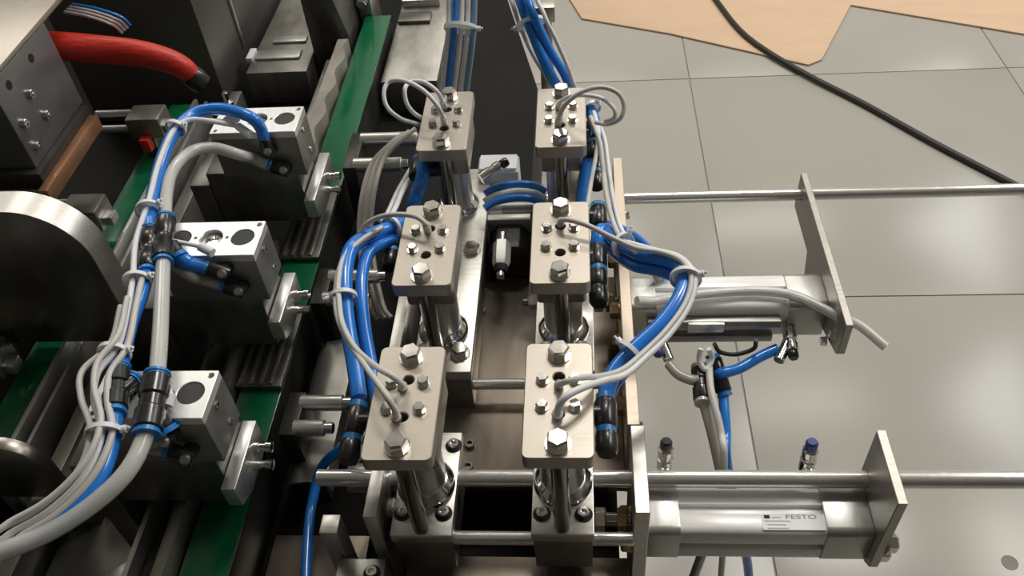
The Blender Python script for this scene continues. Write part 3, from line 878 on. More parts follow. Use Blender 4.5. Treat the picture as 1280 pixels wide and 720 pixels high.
inst('bolt', BOLT, 'bolt_steel', (-0.335, 1.242, 0.642), (0, -1, 0), hd)

# small grippers behind the arm, at the second belt
def gripper(x, y, z, label):
    e = empty('gripper', (x, y, 0.545), label, 'gripper', 'small grippers over the left belt')
    obj('body', box(x - 0.045, x, y - 0.018, y + 0.018, z, z + 0.030, 0.003), 'mid_steel', e)
    obj('stem', box(x - 0.040, x - 0.022, y - 0.008, y + 0.008, 0.601, z, 0.001), 'dark_steel', e)
    inst('rod', cyl(0.005, 0.055, 14), 'aluminium', (x - 0.095, y + 0.010, z + 0.022), (1, 0, 0), e)
    inst('rod', cyl(0.005, 0.055, 14), 'aluminium', (x - 0.095, y - 0.010, z + 0.012), (1, 0, 0), e)
    obj('jaw', box(x, x + 0.012, y - 0.012, y + 0.004, z + 0.004, z + 0.016, 0.001), 'aluminium', e)
    obj('red_pad', box(x - 0.03, x - 0.018, y - 0.03, y - 0.018, z - 0.012, z + 0.006, 0.001), 'red_sleeve', e)
    return e


gripper(-0.540, 0.925, 0.635, 'small gripper with two rods beside the red cable sleeve')
gripper(-0.560, 0.755, 0.625, 'small gripper with red pad above the left green belt')
gripper(-0.590, 0.545, 0.610, 'small gripper in front of the dark curved arm at the left edge')

# ------------------------------------------------------------------ cables and air tubes
def tie(p, d, r, label, tail=(0.012, 0.0, 0.004)):
    e = empty('cable_tie', p, label, 'cable tie', 'white cable ties')
    D = Vector(d).normalized()
    n = 20
    inst('band', lathe([(r, -0.0018), (r + 0.0012, -0.0018), (r + 0.0012, 0.0018), (r, 0.0018), (r, -0.0018)], n), 'tie_white', p, D, e)
    t = Vector(tail)
    t = (t - D * t.dot(D)).normalized()
    q = Vector(p) + t * r
    obj('lock_head', tube([q, q + t * 0.004], 0.0030, 8), 'tie_white', e)
    obj('tail_end', tube([q + t * 0.004, q + t * 0.0065 + Vector((0, 0, 0.001))], 0.0012, 6), 'tie_white', e)
    return e


def v(p):
    return Vector(p)


# -- bundle on the far left
G1 = 'air tubes along the tooling blocks'
tube_thing('air_tube', [(-0.3226, 0.7153, 0.769), (-0.3233, 0.717, 0.776), (-0.3265, 0.7156, 0.7880), (-0.3387, 0.7231, 0.7900), (-0.3631, 0.7269, 0.7950), (-0.3864, 0.7212, 0.7950), (-0.3972, 0.6956, 0.7950), (-0.4011, 0.6608, 0.7900), (-0.3964, 0.6145, 0.7850), (-0.3855, 0.5723, 0.7850), (-0.3779, 0.5507, 0.7850)], 0.0062, 'blue_tube', 'thick blue air tube arching over the far tooling block', 'tube', G1)
tube_thing('air_tube', [(-0.3665, 0.5083, 0.7830), (-0.3620, 0.4792, 0.7820), (-0.3586, 0.4439, 0.7820), (-0.3499, 0.3984, 0.7820)], 0.0062, 'blue_tube', 'blue air tube section between the two black left connectors', 'tube', G1)
tube_thing('air_tube', [(-0.3413, 0.3657, 0.7800), (-0.3337, 0.3358, 0.7780), (-0.3336, 0.3117, 0.7750), (-0.3440, 0.2898, 0.7700), (-0.3643, 0.2728, 0.7650), (-0.3906, 0.2636, 0.7600), (-0.4234, 0.2561, 0.7550), (-0.62, 0.22, 0.70), (-0.72, 0.22, 0.60), (-0.75, 0.23, 0.5505)], 0.0062, 'blue_tube', 'blue air tube leaving at the lower left corner', 'tube', G1)
tube_thing('air_tube', [(-0.3255, 0.711, 0.7350), (-0.340, 0.712, 0.7430), (-0.3416, 0.6902, 0.7640), (-0.3662, 0.6925, 0.7720), (-0.3846, 0.6787, 0.7780), (-0.3898, 0.6445, 0.7820), (-0.3815, 0.6035, 0.7840), (-0.3683, 0.5631, 0.7850)], 0.0058, 'clear_tube', 'milky air tube arching in front of the far tooling block', 'tube', G1)
tube_thing('air_tube', [(-0.3550, 0.5176, 0.7850), (-0.3384, 0.4651, 0.7850), (-0.3266, 0.4266, 0.7850), (-0.3155, 0.3874, 0.7850)], 0.0062, 'clear_tube', 'straight milky air tube between the two black left connectors', 'tube', G1)
tube_thing('air_tube', [(-0.3101, 0.3460, 0.7800), (-0.3118, 0.3226, 0.7780), (-0.3198, 0.3054, 0.7750), (-0.3377, 0.2880, 0.7700), (-0.3601, 0.2718, 0.7670), (-0.3840, 0.2584, 0.7680), (-0.4131, 0.2472, 0.7650), (-0.62, 0.235, 0.715), (-0.74, 0.24, 0.61), (-0.775, 0.25, 0.5505)], 0.0064, 'clear_tube', 'milky air tube curving to the lower left corner', 'tube', G1)
# branches to the fittings of the blocks
tube_thing('air_tube', [(-0.3499, 0.5300, 0.7750), (-0.3410, 0.5279, 0.7720), (-0.345, 0.528, 0.771), (-0.3285, 0.528, 0.765)], 0.0062, 'blue_tube', 'short blue air tube into the middle tooling block', 'tube', G1)
tube_thing('air_tube', [(-0.3587, 0.5326, 0.7650), (-0.3398, 0.5223, 0.7600), (-0.336, 0.529, 0.7495), (-0.3205, 0.528, 0.743)], 0.0055, 'grey_tube', 'short shaded grey air tube into the middle tooling block', 'tube', G1)
tube_thing('air_tube', [(-0.3148, 0.3565, 0.7680), (-0.3093, 0.3516, 0.7620), (-0.330, 0.355, 0.7495), (-0.3135, 0.3545, 0.743)], 0.0055, 'grey_tube', 'short shaded grey air tube into the nearest tooling block', 'tube', G1)
# connectors
push_fit((-0.3662, 0.5073, 0.7830), v((-0.3786, 0.5528, 0.7850)) - v((-0.3662, 0.5073, 0.7830)), None, 'black push connector on the blue tube left of the middle tooling block', 0.0088)
push_fit((-0.3546, 0.5166, 0.7850), v((-0.3697, 0.5674, 0.7850)) - v((-0.3546, 0.5166, 0.7850)), None, 'black Y connector on the milky tube left of the middle tooling block', 0.0092, 'blue_ring', ((-0.3572, 0.5388, 0.7830), (-0.3506, 0.5319, 0.7770)))
push_fit((-0.3401, 0.3635, 0.7810), v((-0.3502, 0.3992, 0.7820)) - v((-0.3401, 0.3635, 0.7810)), None, 'black push connector on the blue tube left of the nearest tooling block', 0.0090, 'blue_ring', ((-0.3432, 0.3803, 0.7800), (-0.3407, 0.3924, 0.7760)))
push_fit((-0.3095, 0.3452, 0.7810), v((-0.3161, 0.3889, 0.7850)) - v((-0.3095, 0.3452, 0.7810)), None, 'large black Y connector over the corner of the nearest tooling block', 0.0108, 'blue_ring', ((-0.3147, 0.3671, 0.7780), (-0.3070, 0.3579, 0.7660)))
# grey signal cables, three in parallel
base = [(-0.3476, 0.7242, 0.7750), (-0.3662, 0.7120, 0.7900), (-0.3883, 0.7044, 0.7980), (-0.3977, 0.6834, 0.7980), (-0.3969, 0.6377, 0.7950), (-0.3900, 0.5885, 0.7920), (-0.3841, 0.5371, 0.7900), (-0.3707, 0.4927, 0.7900), (-0.3613, 0.4564, 0.7900), (-0.3543, 0.4170, 0.7900), (-0.3603, 0.3905, 0.7900), (-0.3542, 0.3669, 0.7880), (-0.3385, 0.3397, 0.7870), (-0.3392, 0.3116, 0.7820), (-0.3554, 0.2886, 0.7750), (-0.3787, 0.2729, 0.7700), (-0.4181, 0.2567, 0.7650), (-0.62, 0.25, 0.725), (-0.755, 0.26, 0.62), (-0.79, 0.27, 0.548)]
for k, (dx, dz, lab) in enumerate(((0.0, 0.0, 'pale signal cable following the blue tube down to the lower left'),)):
    tube_thing('signal_cable', offset_path(base, dx, 0, dz), 0.0026, 'wire_pale', lab, 'cable', 'signal cables on the left bundle')
for k, (dx, lab, rr) in enumerate(((0.0082, 'grey signal cable beside the nearest block, right one of the lower bundle', 0.0026), (-0.0088, 'grey signal cable of the lower left bundle, outermost one', 0.0024), (0.0015, 'grey signal cable of the lower left bundle, lying on top', 0.0024))):
    bp = [(p[0] + dx * (1.0 - 0.25 * math.sin(i * 1.3 + k)), p[1] + 0.002 * k, p[2] + (0.008 if k == 2 else 0.0)) for i, p in enumerate(base[7 + (k > 0):])]
    if k == 1:
        bp[2] = (bp[2][0] - 0.003, bp[2][1], bp[2][2])
    tube_thing('signal_cable', bp, rr, 'wire_grey', lab, 'cable', 'signal cables on the left bundle')
tie((-0.3980, 0.6942, 0.7960), v((-0.4020, 0.6634, 0.7900)) - v((-0.3958, 0.7077, 0.7960)), 0.0092, 'white cable tie on the arch of the blue tube', (0.01, -0.01, 0.004))
tie((-0.3881, 0.5787, 0.7880), v((-0.3747, 0.5368, 0.7900)) - v((-0.3934, 0.6024, 0.7900)), 0.0105, 'white cable tie above the middle left connectors', (0.01, -0.01, 0.004))
tie((-0.3679, 0.4901, 0.7860), v((-0.3573, 0.4563, 0.7900)) - v((-0.3689, 0.5069, 0.7900)), 0.0105, 'white cable tie below the middle left connectors')
tie((-0.3574, 0.4125, 0.7860), v((-0.3541, 0.3951, 0.7900)) - v((-0.3552, 0.4227, 0.7900)), 0.0115, 'white cable tie above the nearest black connector')
tie((-0.3380, 0.3411, 0.7840), v((-0.3359, 0.3213, 0.7800)) - v((-0.3425, 0.3584, 0.7850)), 0.0120, 'white cable tie on the lower left bundle', (0.012, -0.006, 0.0))

# white sensor plugs on the tooling blocks
def sensor_plug(pts, label):
    e = empty('sensor_plug', pts[0], label, 'sensor', 'white sensor plugs on the tooling blocks')
    obj('plug', tube(pts[:2], 0.0042, 10), 'tie_white', e)
    obj('lead', tube(pts[1:], 0.0020, 8), 'tie_white', e)
    return e


sensor_plug([(-0.3194, 0.5341, 0.7760), (-0.3315, 0.5394, 0.7790), (-0.3484, 0.5417, 0.7820), (-0.3596, 0.5429, 0.7840)], 'white sensor plug beside the middle bore of the middle tooling block')
sensor_plug([(-0.3310, 0.7068, 0.7760), (-0.3465, 0.7185, 0.7790), (-0.3581, 0.7188, 0.7850), (-0.3721, 0.7151, 0.7900)], 'white sensor plug beside the blue tube at the far tooling block')
sensor_plug([(-0.3052, 0.3707, 0.7760), (-0.3041, 0.3786, 0.7780), (-0.3095, 0.3860, 0.7800), (-0.3124, 0.3875, 0.7820)], 'white sensor plug behind the large Y connector')

# -- bundle on the left clamp column
G2 = 'air tubes of the left clamps'
B2 = [(-0.1650, 0.6226, 0.7350), (-0.1754, 0.5990, 0.7450), (-0.1902, 0.5762, 0.7550), (-0.2013, 0.5509, 0.7650), (-0.2027, 0.5238, 0.7650), (-0.1992, 0.4953, 0.7600), (-0.1929, 0.4666, 0.7520), (-0.1843, 0.4367, 0.7420), (-0.1769, 0.4085, 0.7350)]
tube_thing('air_tube', B2, 0.0068, 'blue_tube', 'blue air tube curving down left of the middle left clamp head', 'tube', G2)
tube_thing('air_tube', [(p[0] + 0.0115, p[1] + 0.004, p[2] - 0.012) for p in B2[1:]], 0.0055, 'blue_tube', 'shaded blue air tube tucked behind the left clamp bundle', 'tube', G2)
tube_thing('signal_cable', [(-0.1788, 0.5754, 0.7650), (-0.1937, 0.5556, 0.7680), (-0.2045, 0.5314, 0.7700), (-0.2039, 0.5024, 0.7700), (-0.1986, 0.4784, 0.7700), (-0.1907, 0.4529, 0.7720), (-0.1739, 0.4227, 0.7780), (-0.1527, 0.3987, 0.7850), (-0.1389, 0.3881, 0.7870), (-0.1334, 0.3887, 0.7750), (-0.1352, 0.3936, 0.7640)], 0.0024, 'wire_grey', 'grey sensor cable entering the rear hole of the nearest left clamp', 'cable')
tube_thing('signal_cable', [(-0.1819, 0.5735, 0.7620), (-0.1965, 0.5527, 0.7660), (-0.2064, 0.5267, 0.7670), (-0.2053, 0.4961, 0.7670), (-0.1979, 0.4653, 0.7680), (-0.1832, 0.4360, 0.7720), (-0.1596, 0.3973, 0.7850), (-0.1402, 0.3674, 0.7950), (-0.1334, 0.3588, 0.7880), (-0.1340, 0.3608, 0.7760), (-0.1362, 0.3667, 0.7640)], 0.0024, 'wire_grey', 'grey sensor cable entering the front hole of the nearest left clamp', 'cable')
tube_thing('signal_cable', [(-0.1359, 0.5644, 0.7680), (-0.1343, 0.5568, 0.7830), (-0.1435, 0.5630, 0.7870), (-0.1601, 0.5690, 0.7850), (-0.1777, 0.5722, 0.7800), (-0.1914, 0.5722, 0.7720), (-0.1967, 0.5696, 0.7650)], 0.0023, 'wire_grey', 'grey sensor cable looping from the middle left clamp plate', 'cable')
tube_thing('signal_cable', [(-0.1732, 0.7124, 0.7200), (-0.1782, 0.6739, 0.7300), (-0.1789, 0.6337, 0.7400), (-0.1793, 0.5979, 0.7520)], 0.0026, 'wire_pale', 'pale cable running down behind the middle left clamp', 'cable')
tube_thing('signal_cable', [(-0.1821, 0.7297, 0.7100), (-0.1868, 0.6828, 0.7200), (-0.1862, 0.6351, 0.7350), (-0.1855, 0.5993, 0.7480)], 0.0026, 'wire_pale', 'second pale cable running down behind the middle left clamp, further left', 'cable')
tie((-0.1767, 0.5946, 0.7470), v((-0.1869, 0.5783, 0.7550)) - v((-0.1681, 0.6112, 0.7400)), 0.0100, 'white cable tie beside the middle left clamp head', (-0.01, 0.005, 0.004))
tie((-0.1996, 0.4925, 0.7620), v((-0.1947, 0.4727, 0.7550)) - v((-0.2023, 0.5141, 0.7650)), 0.0105, 'white cable tie on the blue tube left of the clamps', (-0.012, 0.0, 0.0))
# pale ribbons hanging behind (drag tubes)
DROOP = [(-0.2048, 0.8222, 0.6900), (-0.2181, 0.8111, 0.6850), (-0.2407, 0.7942, 0.6700), (-0.2482, 0.7550, 0.6550), (-0.2511, 0.7219, 0.6300), (-0.2449, 0.6841, 0.6100), (-0.2292, 0.6321, 0.6000), (-0.2193, 0.6190, 0.5950)]
for k, lab in enumerate(('grey drooping hose left of the far left clamp, leftmost', 'grey drooping hose left of the far left clamp, middle one', 'grey drooping hose left of the far left clamp, rightmost')):
    tube_thing('hose', offset_path(DROOP, 0.0088 * k, -0.006 * k, 0.008 * k), 0.0040 - 0.0006 * k, 'grey_tube', lab)
tube_thing('air_tube', [(-0.1619, 0.6980, 0.7400), (-0.1600, 0.6835, 0.7350), (-0.1666, 0.6795, 0.7200), (-0.1732, 0.6749, 0.7050), (-0.1859, 0.6928, 0.6600), (-0.2034, 0.7263, 0.6000), (-0.2173, 0.7580, 0.5510)], 0.0075, 'blue_tube', 'blue air tube dropping under the far left clamp head', 'tube', G2)
tube_thing('air_tube', [(-0.1897, 0.4082, 0.6800), (-0.2104, 0.4140, 0.6550), (-0.2373, 0.4214, 0.6150), (-0.2438, 0.3938, 0.6000), (-0.2416, 0.3703, 0.6000), (-0.2381, 0.3478, 0.6000), (-0.2318, 0.3124, 0.6000)], 0.0046, 'blue_tube', 'dark blue air tube upright at the bottom edge left of the slide block', 'tube', G2)

# -- far left clamp: wires and supply bundle
tube_thing('signal_cable', [(-0.1379, 0.7275, 0.7660), (-0.1359, 0.7151, 0.7850), (-0.1410, 0.7152, 0.8000), (-0.1543, 0.7257, 0.8100), (-0.1748, 0.7427, 0.8100), (-0.1912, 0.7502, 0.8050), (-0.1962, 0.7395, 0.8000), (-0.1929, 0.7276, 0.7900), (-0.1808, 0.7221, 0.7800), (-0.1701, 0.7349, 0.7650), (-0.1636, 0.7475, 0.7520)], 0.0022, 'wire_pale', 'large wire loop left of the far left clamp plate', 'cable')
tube_thing('signal_cable', [(-0.1410, 0.7575, 0.7660), (-0.1405, 0.7480, 0.7820), (-0.1452, 0.7471, 0.7950), (-0.1576, 0.7546, 0.8000), (-0.1709, 0.7569, 0.8000), (-0.1757, 0.7440, 0.8000), (-0.1745, 0.7350, 0.7900), (-0.1692, 0.7326, 0.7800), (-0.1647, 0.7445, 0.7650)], 0.0022, 'wire_pale', 'smaller wire loop left of the far left clamp plate', 'cable')
cols = ['wire_pale', 'blue_tube', 'wire_pale', 'wire_pale', 'blue_tube']
names = ['pale supply tube at the top, leftmost of the five above the far left clamp', 'blue supply tube at the top, second of the five above the far left clamp', 'pale supply tube at the top, middle of the five above the far left clamp', 'pale supply tube at the top, fourth of the five above the far left clamp', 'bluish supply tube at the top, rightmost of the five above the far left clamp']
for k in range(5):
    dx = -0.0135 + 0.0068 * k
    P = [(-0.1426, 0.8418, 0.7350), (-0.1373, 0.8459, 0.7600), (-0.1310, 0.8532, 0.7900), (-0.1278, 0.8680, 0.8150), (-0.1266, 0.8985, 0.8500), (-0.126, 1.02, 0.95), (-0.125, 1.20, 1.5), (-0.125, 1.25, 3.19)]
    m = ['wire_pale', 'blue_tube', 'wire_pale', 'wire_pale', 'steel_blue_tube'][k]
    if m == 'steel_blue_tube' and m not in MATS:
        mat('steel_blue_tube', (0.22, 0.36, 0.55), 0, 0.3, 0.05, 20, coat=0.3)
    tube_thing('supply_tube', offset_path(P, dx, 0, 0.003 * math.sin(k * 1.4)), 0.0031, m, names[k], 'tube', 'supply tubes above the far left clamp')
tie((-0.1297, 0.8609, 0.8000), v((-0.1286, 0.8769, 0.8150)) - v((-0.1317, 0.8451, 0.7850)), 0.0175, 'white cable tie on the supply tubes above the far left clamp', (0.012, 0, 0))

# -- far right clamp: wires and supply bundle
tube_thing('signal_cable', [(-0.0239, 0.7202, 0.7660), (-0.0217, 0.7090, 0.7840), (-0.0158, 0.7053, 0.8000), (-0.0012, 0.7078, 0.8120), (0.0177, 0.7115, 0.8150), (0.0342, 0.7087, 0.8100), (0.0401, 0.7021, 0.8000), (0.0363, 0.6958, 0.7900), (0.0252, 0.7016, 0.7800), (0.0142, 0.7265, 0.7650)], 0.0023, 'wire_grey', 'large wire loop right of the far right clamp plate', 'cable')
tube_thing('signal_cable', [(-0.0242, 0.7495, 0.7660), (-0.0212, 0.7397, 0.7810), (-0.0114, 0.7307, 0.7930), (0.0026, 0.7219, 0.8000), (0.0192, 0.7109, 0.8030), (0.0302, 0.6986, 0.8000), (0.0309, 0.6945, 0.7920), (0.0221, 0.6986, 0.7850)], 0.0021, 'wire_pale', 'smaller wire loop right of the far right clamp plate', 'cable')
tube_thing('supply_tube', [(-0.0235, 0.8345, 0.7350), (-0.0315, 0.8275, 0.7550), (-0.0437, 0.8390, 0.7800), (-0.0535, 0.8549, 0.8000), (-0.0624, 0.8706, 0.8200), (-0.0735, 0.9143, 0.8400), (-0.085, 1.02, 0.95), (-0.096, 1.20, 1.5), (-0.096, 1.25, 3.19)], 0.0058, 'blue_tube', 'thick blue supply tube coming down to the far right clamp', 'tube')
tube_thing('supply_tube', [(-0.0119, 0.8370, 0.7350), (-0.0193, 0.8347, 0.7570), (-0.0334, 0.8432, 0.7800), (-0.0437, 0.8487, 0.8030), (-0.0539, 0.8583, 0.8260), (-0.0639, 0.9028, 0.8450), (-0.073, 1.02, 0.95), (-0.083, 1.20, 1.5), (-0.083, 1.25, 3.19)], 0.0048, 'blue_tube', 'second blue supply tube, on the right, above the far right clamp', 'tube')
tube_thing('signal_cable', [(-0.0065, 0.8210, 0.7450), (-0.0146, 0.8260, 0.7700), (-0.0266, 0.8346, 0.7980), (-0.0378, 0.8459, 0.8200), (-0.0494, 0.8827, 0.8450), (-0.061, 1.02, 0.95), (-0.072, 1.20, 1.5), (-0.072, 1.25, 3.19)], 0.0023, 'wire_pale', 'pale cable right of the blue supply tubes above the far right clamp', 'cable')
tube_thing('signal_cable', [(-0.0353, 0.8309, 0.7500), (-0.0514, 0.8482, 0.7700), (-0.0646, 0.8649, 0.7950), (-0.0720, 0.8714, 0.8200), (-0.0827, 0.9161, 0.8350), (-0.096, 1.02, 0.95), (-0.106, 1.20, 1.5), (-0.106, 1.25, 3.19)], 0.0023, 'wire_grey', 'grey cable left of the blue supply tubes above the far right clamp', 'cable')
tie((-0.0538, 0.8636, 0.8000), v((-0.0605, 0.8800, 0.8150)) - v((-0.0462, 0.8421, 0.7850)), 0.0150, 'white cable tie on the supply tubes above the far right clamp', (-0.01, 0.004, 0.004))
G3 = 'air tubes of the right clamps'
tube_thing('air_tube', [(0.0084, 0.7699, 0.7520), (0.0131, 0.7524, 0.7480), (0.0135, 0.7343, 0.7380), (0.0075, 0.7142, 0.7280), (0.0015, 0.6946, 0.7180), (-0.0013, 0.6726, 0.7050)], 0.0066, 'blue_tube', 'blue air tube down the right side of the far right clamp', 'tube', G3)
tube_thing('signal_cable', [(0.0124, 0.7595, 0.7550), (0.0167, 0.7284, 0.7520), (0.0136, 0.6980, 0.7450), (0.0084, 0.6691, 0.7380), (0.0041, 0.6391, 0.7300)], 0.0024, 'wire_pale', 'pale cable beside the blue tube of the far right clamp', 'cable')
tube_thing('signal_cable', [(0.0124, 0.7610, 0.7520), (0.0224, 0.7325, 0.7420), (0.0255, 0.6976, 0.7350), (0.0280, 0.6537, 0.7350), (0.0329, 0.6037, 0.7380), (0.0396, 0.5774, 0.7420), (0.0486, 0.5520, 0.7480)], 0.0024, 'wire_pale', 'pale cable hanging from far right to middle right clamp, right one', 'cable')
tube_thing('signal_cable', [(0.0090, 0.7481, 0.7570), (0.0171, 0.7148, 0.7520), (0.0196, 0.6848, 0.7450), (0.0221, 0.6358, 0.7450), (0.0285, 0.5871, 0.7480), (0.0366, 0.5624, 0.7520), (0.0446, 0.5456, 0.7570)], 0.0024, 'wire_grey', 'grey cable hanging from far right to middle right clamp, left one', 'cable')
tie((0.0101, 0.7683, 0.7540), v((0.0131, 0.7524, 0.7480)) - v((0.0069, 0.7803, 0.7560)), 0.0092, 'white cable tie at the top right of the far right clamp', (0.0, 0.01, 0.006))

# -- right bundle by the middle right clamp
B3 = [(0.0204, 0.5997, 0.7350), (0.0304, 0.5766, 0.7420), (0.0452, 0.5530, 0.7500), (0.0647, 0.5412, 0.7550), (0.0790, 0.5300, 0.7570), (0.0828, 0.5128, 0.7570), (0.0758, 0.4902, 0.7550), (0.0597, 0.4671, 0.7500), (0.0412, 0.4499, 0.7450), (0.0250, 0.4331, 0.7400), (0.0172, 0.4174, 0.7360), (0.0150, 0.4051, 0.7330)]
tube_thing('air_tube', B3, 0.0068, 'blue_tube', 'thick blue air tube bowing out right of the clamps over the far cylinder', 'tube', G3)
tube_thing('air_tube', [(p[0] - 0.001, p[1] - 0.003, p[2] - 0.013) for p in B3[:-1]], 0.0058, 'blue_tube', 'lower blue air tube hidden along the bowed right bundle', 'tube', G3)
tube_thing('signal_cable', [(-0.0203, 0.5727, 0.7640), (-0.0191, 0.5629, 0.7790), (-0.0115, 0.5591, 0.7830), (0.0040, 0.5526, 0.7820), (0.0240, 0.5447, 0.7750), (0.0439, 0.5388, 0.7680), (0.0637, 0.5355, 0.7660), (0.0806, 0.5244, 0.7660), (0.0868, 0.5057, 0.7640), (0.0805, 0.4827, 0.7600), (0.0641, 0.4565, 0.7580), (0.0448, 0.4331, 0.7580), (0.0275, 0.4128, 0.7620), (0.0116, 0.3964, 0.7750), (-0.0022, 0.3855, 0.7870), (-0.0135, 0.3820, 0.7870), (-0.0189, 0.3885, 0.7760), (-0.0199, 0.3957, 0.7660)], 0.0023, 'wire_grey', 'grey sensor cable from the middle right clamp to the nearest right clamp', 'cable')
tube_thing('signal_cable', [(0.0364, 0.5492, 0.7650), (0.0575, 0.5407, 0.7640), (0.0799, 0.5304, 0.7640), (0.0899, 0.5095, 0.7620), (0.0839, 0.4837, 0.7570), (0.0666, 0.4550, 0.7550), (0.0478, 0.4315, 0.7560), (0.0297, 0.4098, 0.7600), (0.0132, 0.3920, 0.7750), (-0.0012, 0.3769, 0.7870), (-0.0122, 0.3677, 0.7900), (-0.0179, 0.3640, 0.7850), (-0.0198, 0.3631, 0.7760), (-0.0202, 0.3684, 0.7640)], 0.0026, 'wire_pale', 'pale sensor cable ending in the front hole of the nearest right clamp', 'cable')
tie((0.0348, 0.5669, 0.7460), v((0.0485, 0.5509, 0.7500)) - v((0.0257, 0.5842, 0.7400)), 0.0105, 'white cable tie beside the middle right clamp head', (0, 0.01, 0.005))
tie((0.0833, 0.5118, 0.7580), v((0.0782, 0.4909, 0.7570)) - v((0.0822, 0.5280, 0.7570)), 0.0120, 'white cable tie at the outermost bend of the blue bundle', (0.01, 0, 0.005))
tie((0.0359, 0.4425, 0.7460), v((0.0237, 0.4307, 0.7400)) - v((0.0508, 0.4563, 0.7500)), 0.0115, 'white cable tie above the mounting plates, near the nearest right clamp', (-0.01, 0.004, 0.003))

# black elbow valves on the right sides of the clamps
def elbow_valve(p, label, caps=2, left=False):
    """black flow-control elbow: a body along Y on the side of the head and round caps in front"""
    e = empty('elbow_valve', p, label, 'valve', 'black elbow valves on the clamp heads')
    P = v(p)
    inst('stem', cyl(0.0075, 0.034 if left else 0.018, 16), 'black_plastic', P, (1 if left else -1, 0, 0), e)
    inst('body', lathe([(0, -0.012), (0.0075, -0.012), (0.0085, -0.010), (0.0085, 0.010), (0.0075, 0.012), (0, 0.012)], 18), 'black_plastic', P, (0, 1, 0.1), e)
    inst('release_ring', lathe([(0, 0), (0.0072, 0), (0.0072, 0.005), (0, 0.005)], 16), 'blue_ring', P + v((0, 0.0118, 0.001)), (0, 1, 0.1), e)
    if caps:
        inst('release_ring', lathe([(0, 0), (0.0076, 0), (0.0076, 0.005), (0, 0.005)], 16), 'blue_ring', P + v((0, -0.0118, -0.0015)), (0, -1, -0.1), e)
    for k in range(caps):
        inst('adjusting_cap', lathe([(0, 0), (0.0078, 0), (0.0084, 0.002), (0.0084, 0.014), (0.0068, 0.017), (0, 0.017)], 18), 'black_plastic', P + v((0.0, -0.0165 - 0.018 * k, -0.002 - 0.002 * k)), (0, -1, -0.1), e)
    return e


elbow_valve((0.0123, 0.5626, 0.7350), 'black elbow valve with stacked round caps right of the middle right clamp', 2)
elbow_valve((0.0147, 0.3931, 0.7330), 'black elbow valve right of the nearest right clamp', 1)
elbow_valve((0.0144, 0.6248, 0.7280), 'black elbow valve behind the middle right clamp, under the pale cables', 0)
elbow_valve((0.0113, 0.7442, 0.7380), 'black round valve cap right of the far right clamp', 1)
elbow_valve((0.0141, 0.7243, 0.7150), 'lower black valve cap under the far right clamp', 1)
tube_thing('air_tube', [(0.0119, 0.5751, 0.7370), (0.0127, 0.5824, 0.7410), (0.0151, 0.5921, 0.7410), (0.0204, 0.5986, 0.7360)], 0.0062, 'blue_tube', 'short blue tube rising out of the middle right elbow valve', 'tube', G3)
elbow_valve((-0.1760, 0.5913, 0.7350), 'black elbow valve left of the middle left clamp', 1, True)
elbow_valve((-0.1665, 0.6968, 0.7350), 'black elbow valve left of the far left clamp', 0, True)
elbow_valve((-0.1769, 0.3870, 0.7320), 'black elbow valve left of the nearest left clamp', 1, True)
tube_thing('air_tube', [(0.0173, 0.6201, 0.7260), (0.0332, 0.6353, 0.7050), (0.0519, 0.6418, 0.6850), (0.0677, 0.6342, 0.6700), (0.0817, 0.6256, 0.6480)], 0.005, 'blue_tube', 'short shaded blue tube behind the bowed bundle, above the far cylinder', 'tube', G3)
tube_thing('air_tube', [(0.0240, 0.6354, 0.7000), (0.0437, 0.6362, 0.6850), (0.0557, 0.6324, 0.6720), (0.0677, 0.6261, 0.6590), (0.0750, 0.6210, 0.6470)], 0.004, 'grey_tube', 'short ribbed grey tube behind the bowed bundle, above the far cylinder', 'tube', G3)

# -- crossing tubes, shaft and valve between the far clamps
for k, (dy, dz, m, lab) in enumerate(((0, 0, 'blue_tube', 'blue tube crossing between the two far clamp columns, top one'), (-0.008, -0.004, 'wire_pale', 'pale tube crossing between the two far clamp columns'), (-0.016, -0.006, 'blue_tube', 'blue tube crossing between the two far clamp columns, front one'))):
    P = [(-0.1048, 0.7220, 0.6800), (-0.0929, 0.7287, 0.6830), (-0.0714, 0.7334, 0.6840), (-0.0517, 0.7324, 0.6820), (-0.0399, 0.7297, 0.6750)]
    tube_thing('air_tube', offset_path(P, 0, dy, dz), 0.0042, m, lab, 'tube', 'tubes crossing between the far clamps')
cb2 = empty('valve_box', (-0.088, 0.79, 0.545), 'small pale valve box behind the crossing blue tubes', 'valve')
obj('box_body', box(-0.118, -0.072, 0.775, 0.805, 0.545, 0.668, 0.0012), 'pale_plastic', cb2)
obj('lid', box(-0.116, -0.074, 0.777, 0.803, 0.668, 0.672, 0.0008), 'label_paper', cb2)
speed_valve((-0.1074, 0.7243, 0.7000), (0.8, 0.5, 0.25), 'nickel valve lying beside the far left clamp base', 'black_plastic')
sh = empty('cross_shaft', (-0.1, 0.735, 0.63), 'dark grey cross shaft between the far clamp bases', 'shaft')
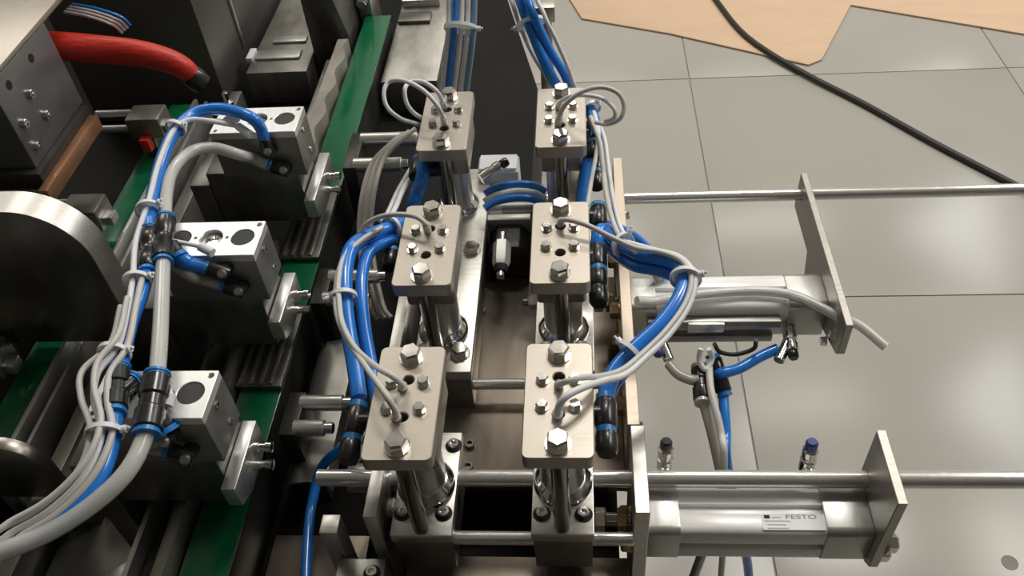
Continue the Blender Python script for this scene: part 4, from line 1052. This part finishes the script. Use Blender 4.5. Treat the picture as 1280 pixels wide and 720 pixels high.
inst('shaft', cyl(0.009, 0.064, 18), 'mid_steel', (-0.1065, 0.738, 0.645), (1, 0, 0), sh)
inst('sleeve', cyl(0.0105, 0.016, 18), 'mill_steel', (-0.1045, 0.738, 0.645), (1, 0, 0), sh)
vs = empty('check_valve', (-0.083, 0.66, 0.545), 'bright hexagonal valve on a black block between the middle clamps', 'valve')
obj('black_block', prism([(-0.103, 0.545), (-0.058, 0.545), (-0.058, 0.632), (-0.068, 0.646), (-0.093, 0.646), (-0.103, 0.632)], 'Y', 0.675, 0.712, 0.0012), 'blackened_steel', vs)
obj('bracket', box(-0.104, -0.057, 0.712, 0.722, 0.545, 0.652, 0.0008), 'mill_steel', vs)
hexv = hexhead(0.0165, 0.030, False)
inst('hex_body', hexv, 'bright_aluminium', (-0.0855, 0.6735, 0.652), (0, -1, -0.15), vs)
inst('tail_ring', lathe([(0, 0), (0.0075, 0), (0.008, 0.004), (0.006, 0.008), (0, 0.008)], 16), 'socket_dark', (-0.0855, 0.6438, 0.6475), (0, -1, -0.15), vs)
inst('tip', cyl(0.0045, 0.006, 14), 'chrome', (-0.0855, 0.636, 0.6464), (0, -1, -0.15), vs)
inst('neck', cyl(0.0045, 0.014, 14), 'chrome', (-0.0855, 0.6735, 0.652), (0, 1, 0.15), vs)
# far connector mass left of the right rail
fw = empty('rail_stop', (-0.055, 0.60, 0.6), 'pale hex standoff on the left side of the right rail', 'standoff')
inst('hex', hexhead(0.014, 0.010, False), 'mill_steel', (-0.0465, 0.607, 0.632), (-1, 0, 0), fw)
inst('stud', cyl(0.004, 0.006, 12), 'rod_steel', (-0.0565, 0.607, 0.632), (-1, 0, 0), fw)

# loose hardware on the rails
hb = empty('rail_bolt', (-0.50, 1.03, 0.600), 'bright hex bolt standing on the long grey guide bar', 'bolt')
inst('head', BOLT, 'bolt_steel', (-0.50, 1.03, 0.6001), parent=hb)
inst('thread', cyl(0.004, 0.014, 12), 'bolt_steel', (-0.50, 1.03, 0.6096), parent=hb)
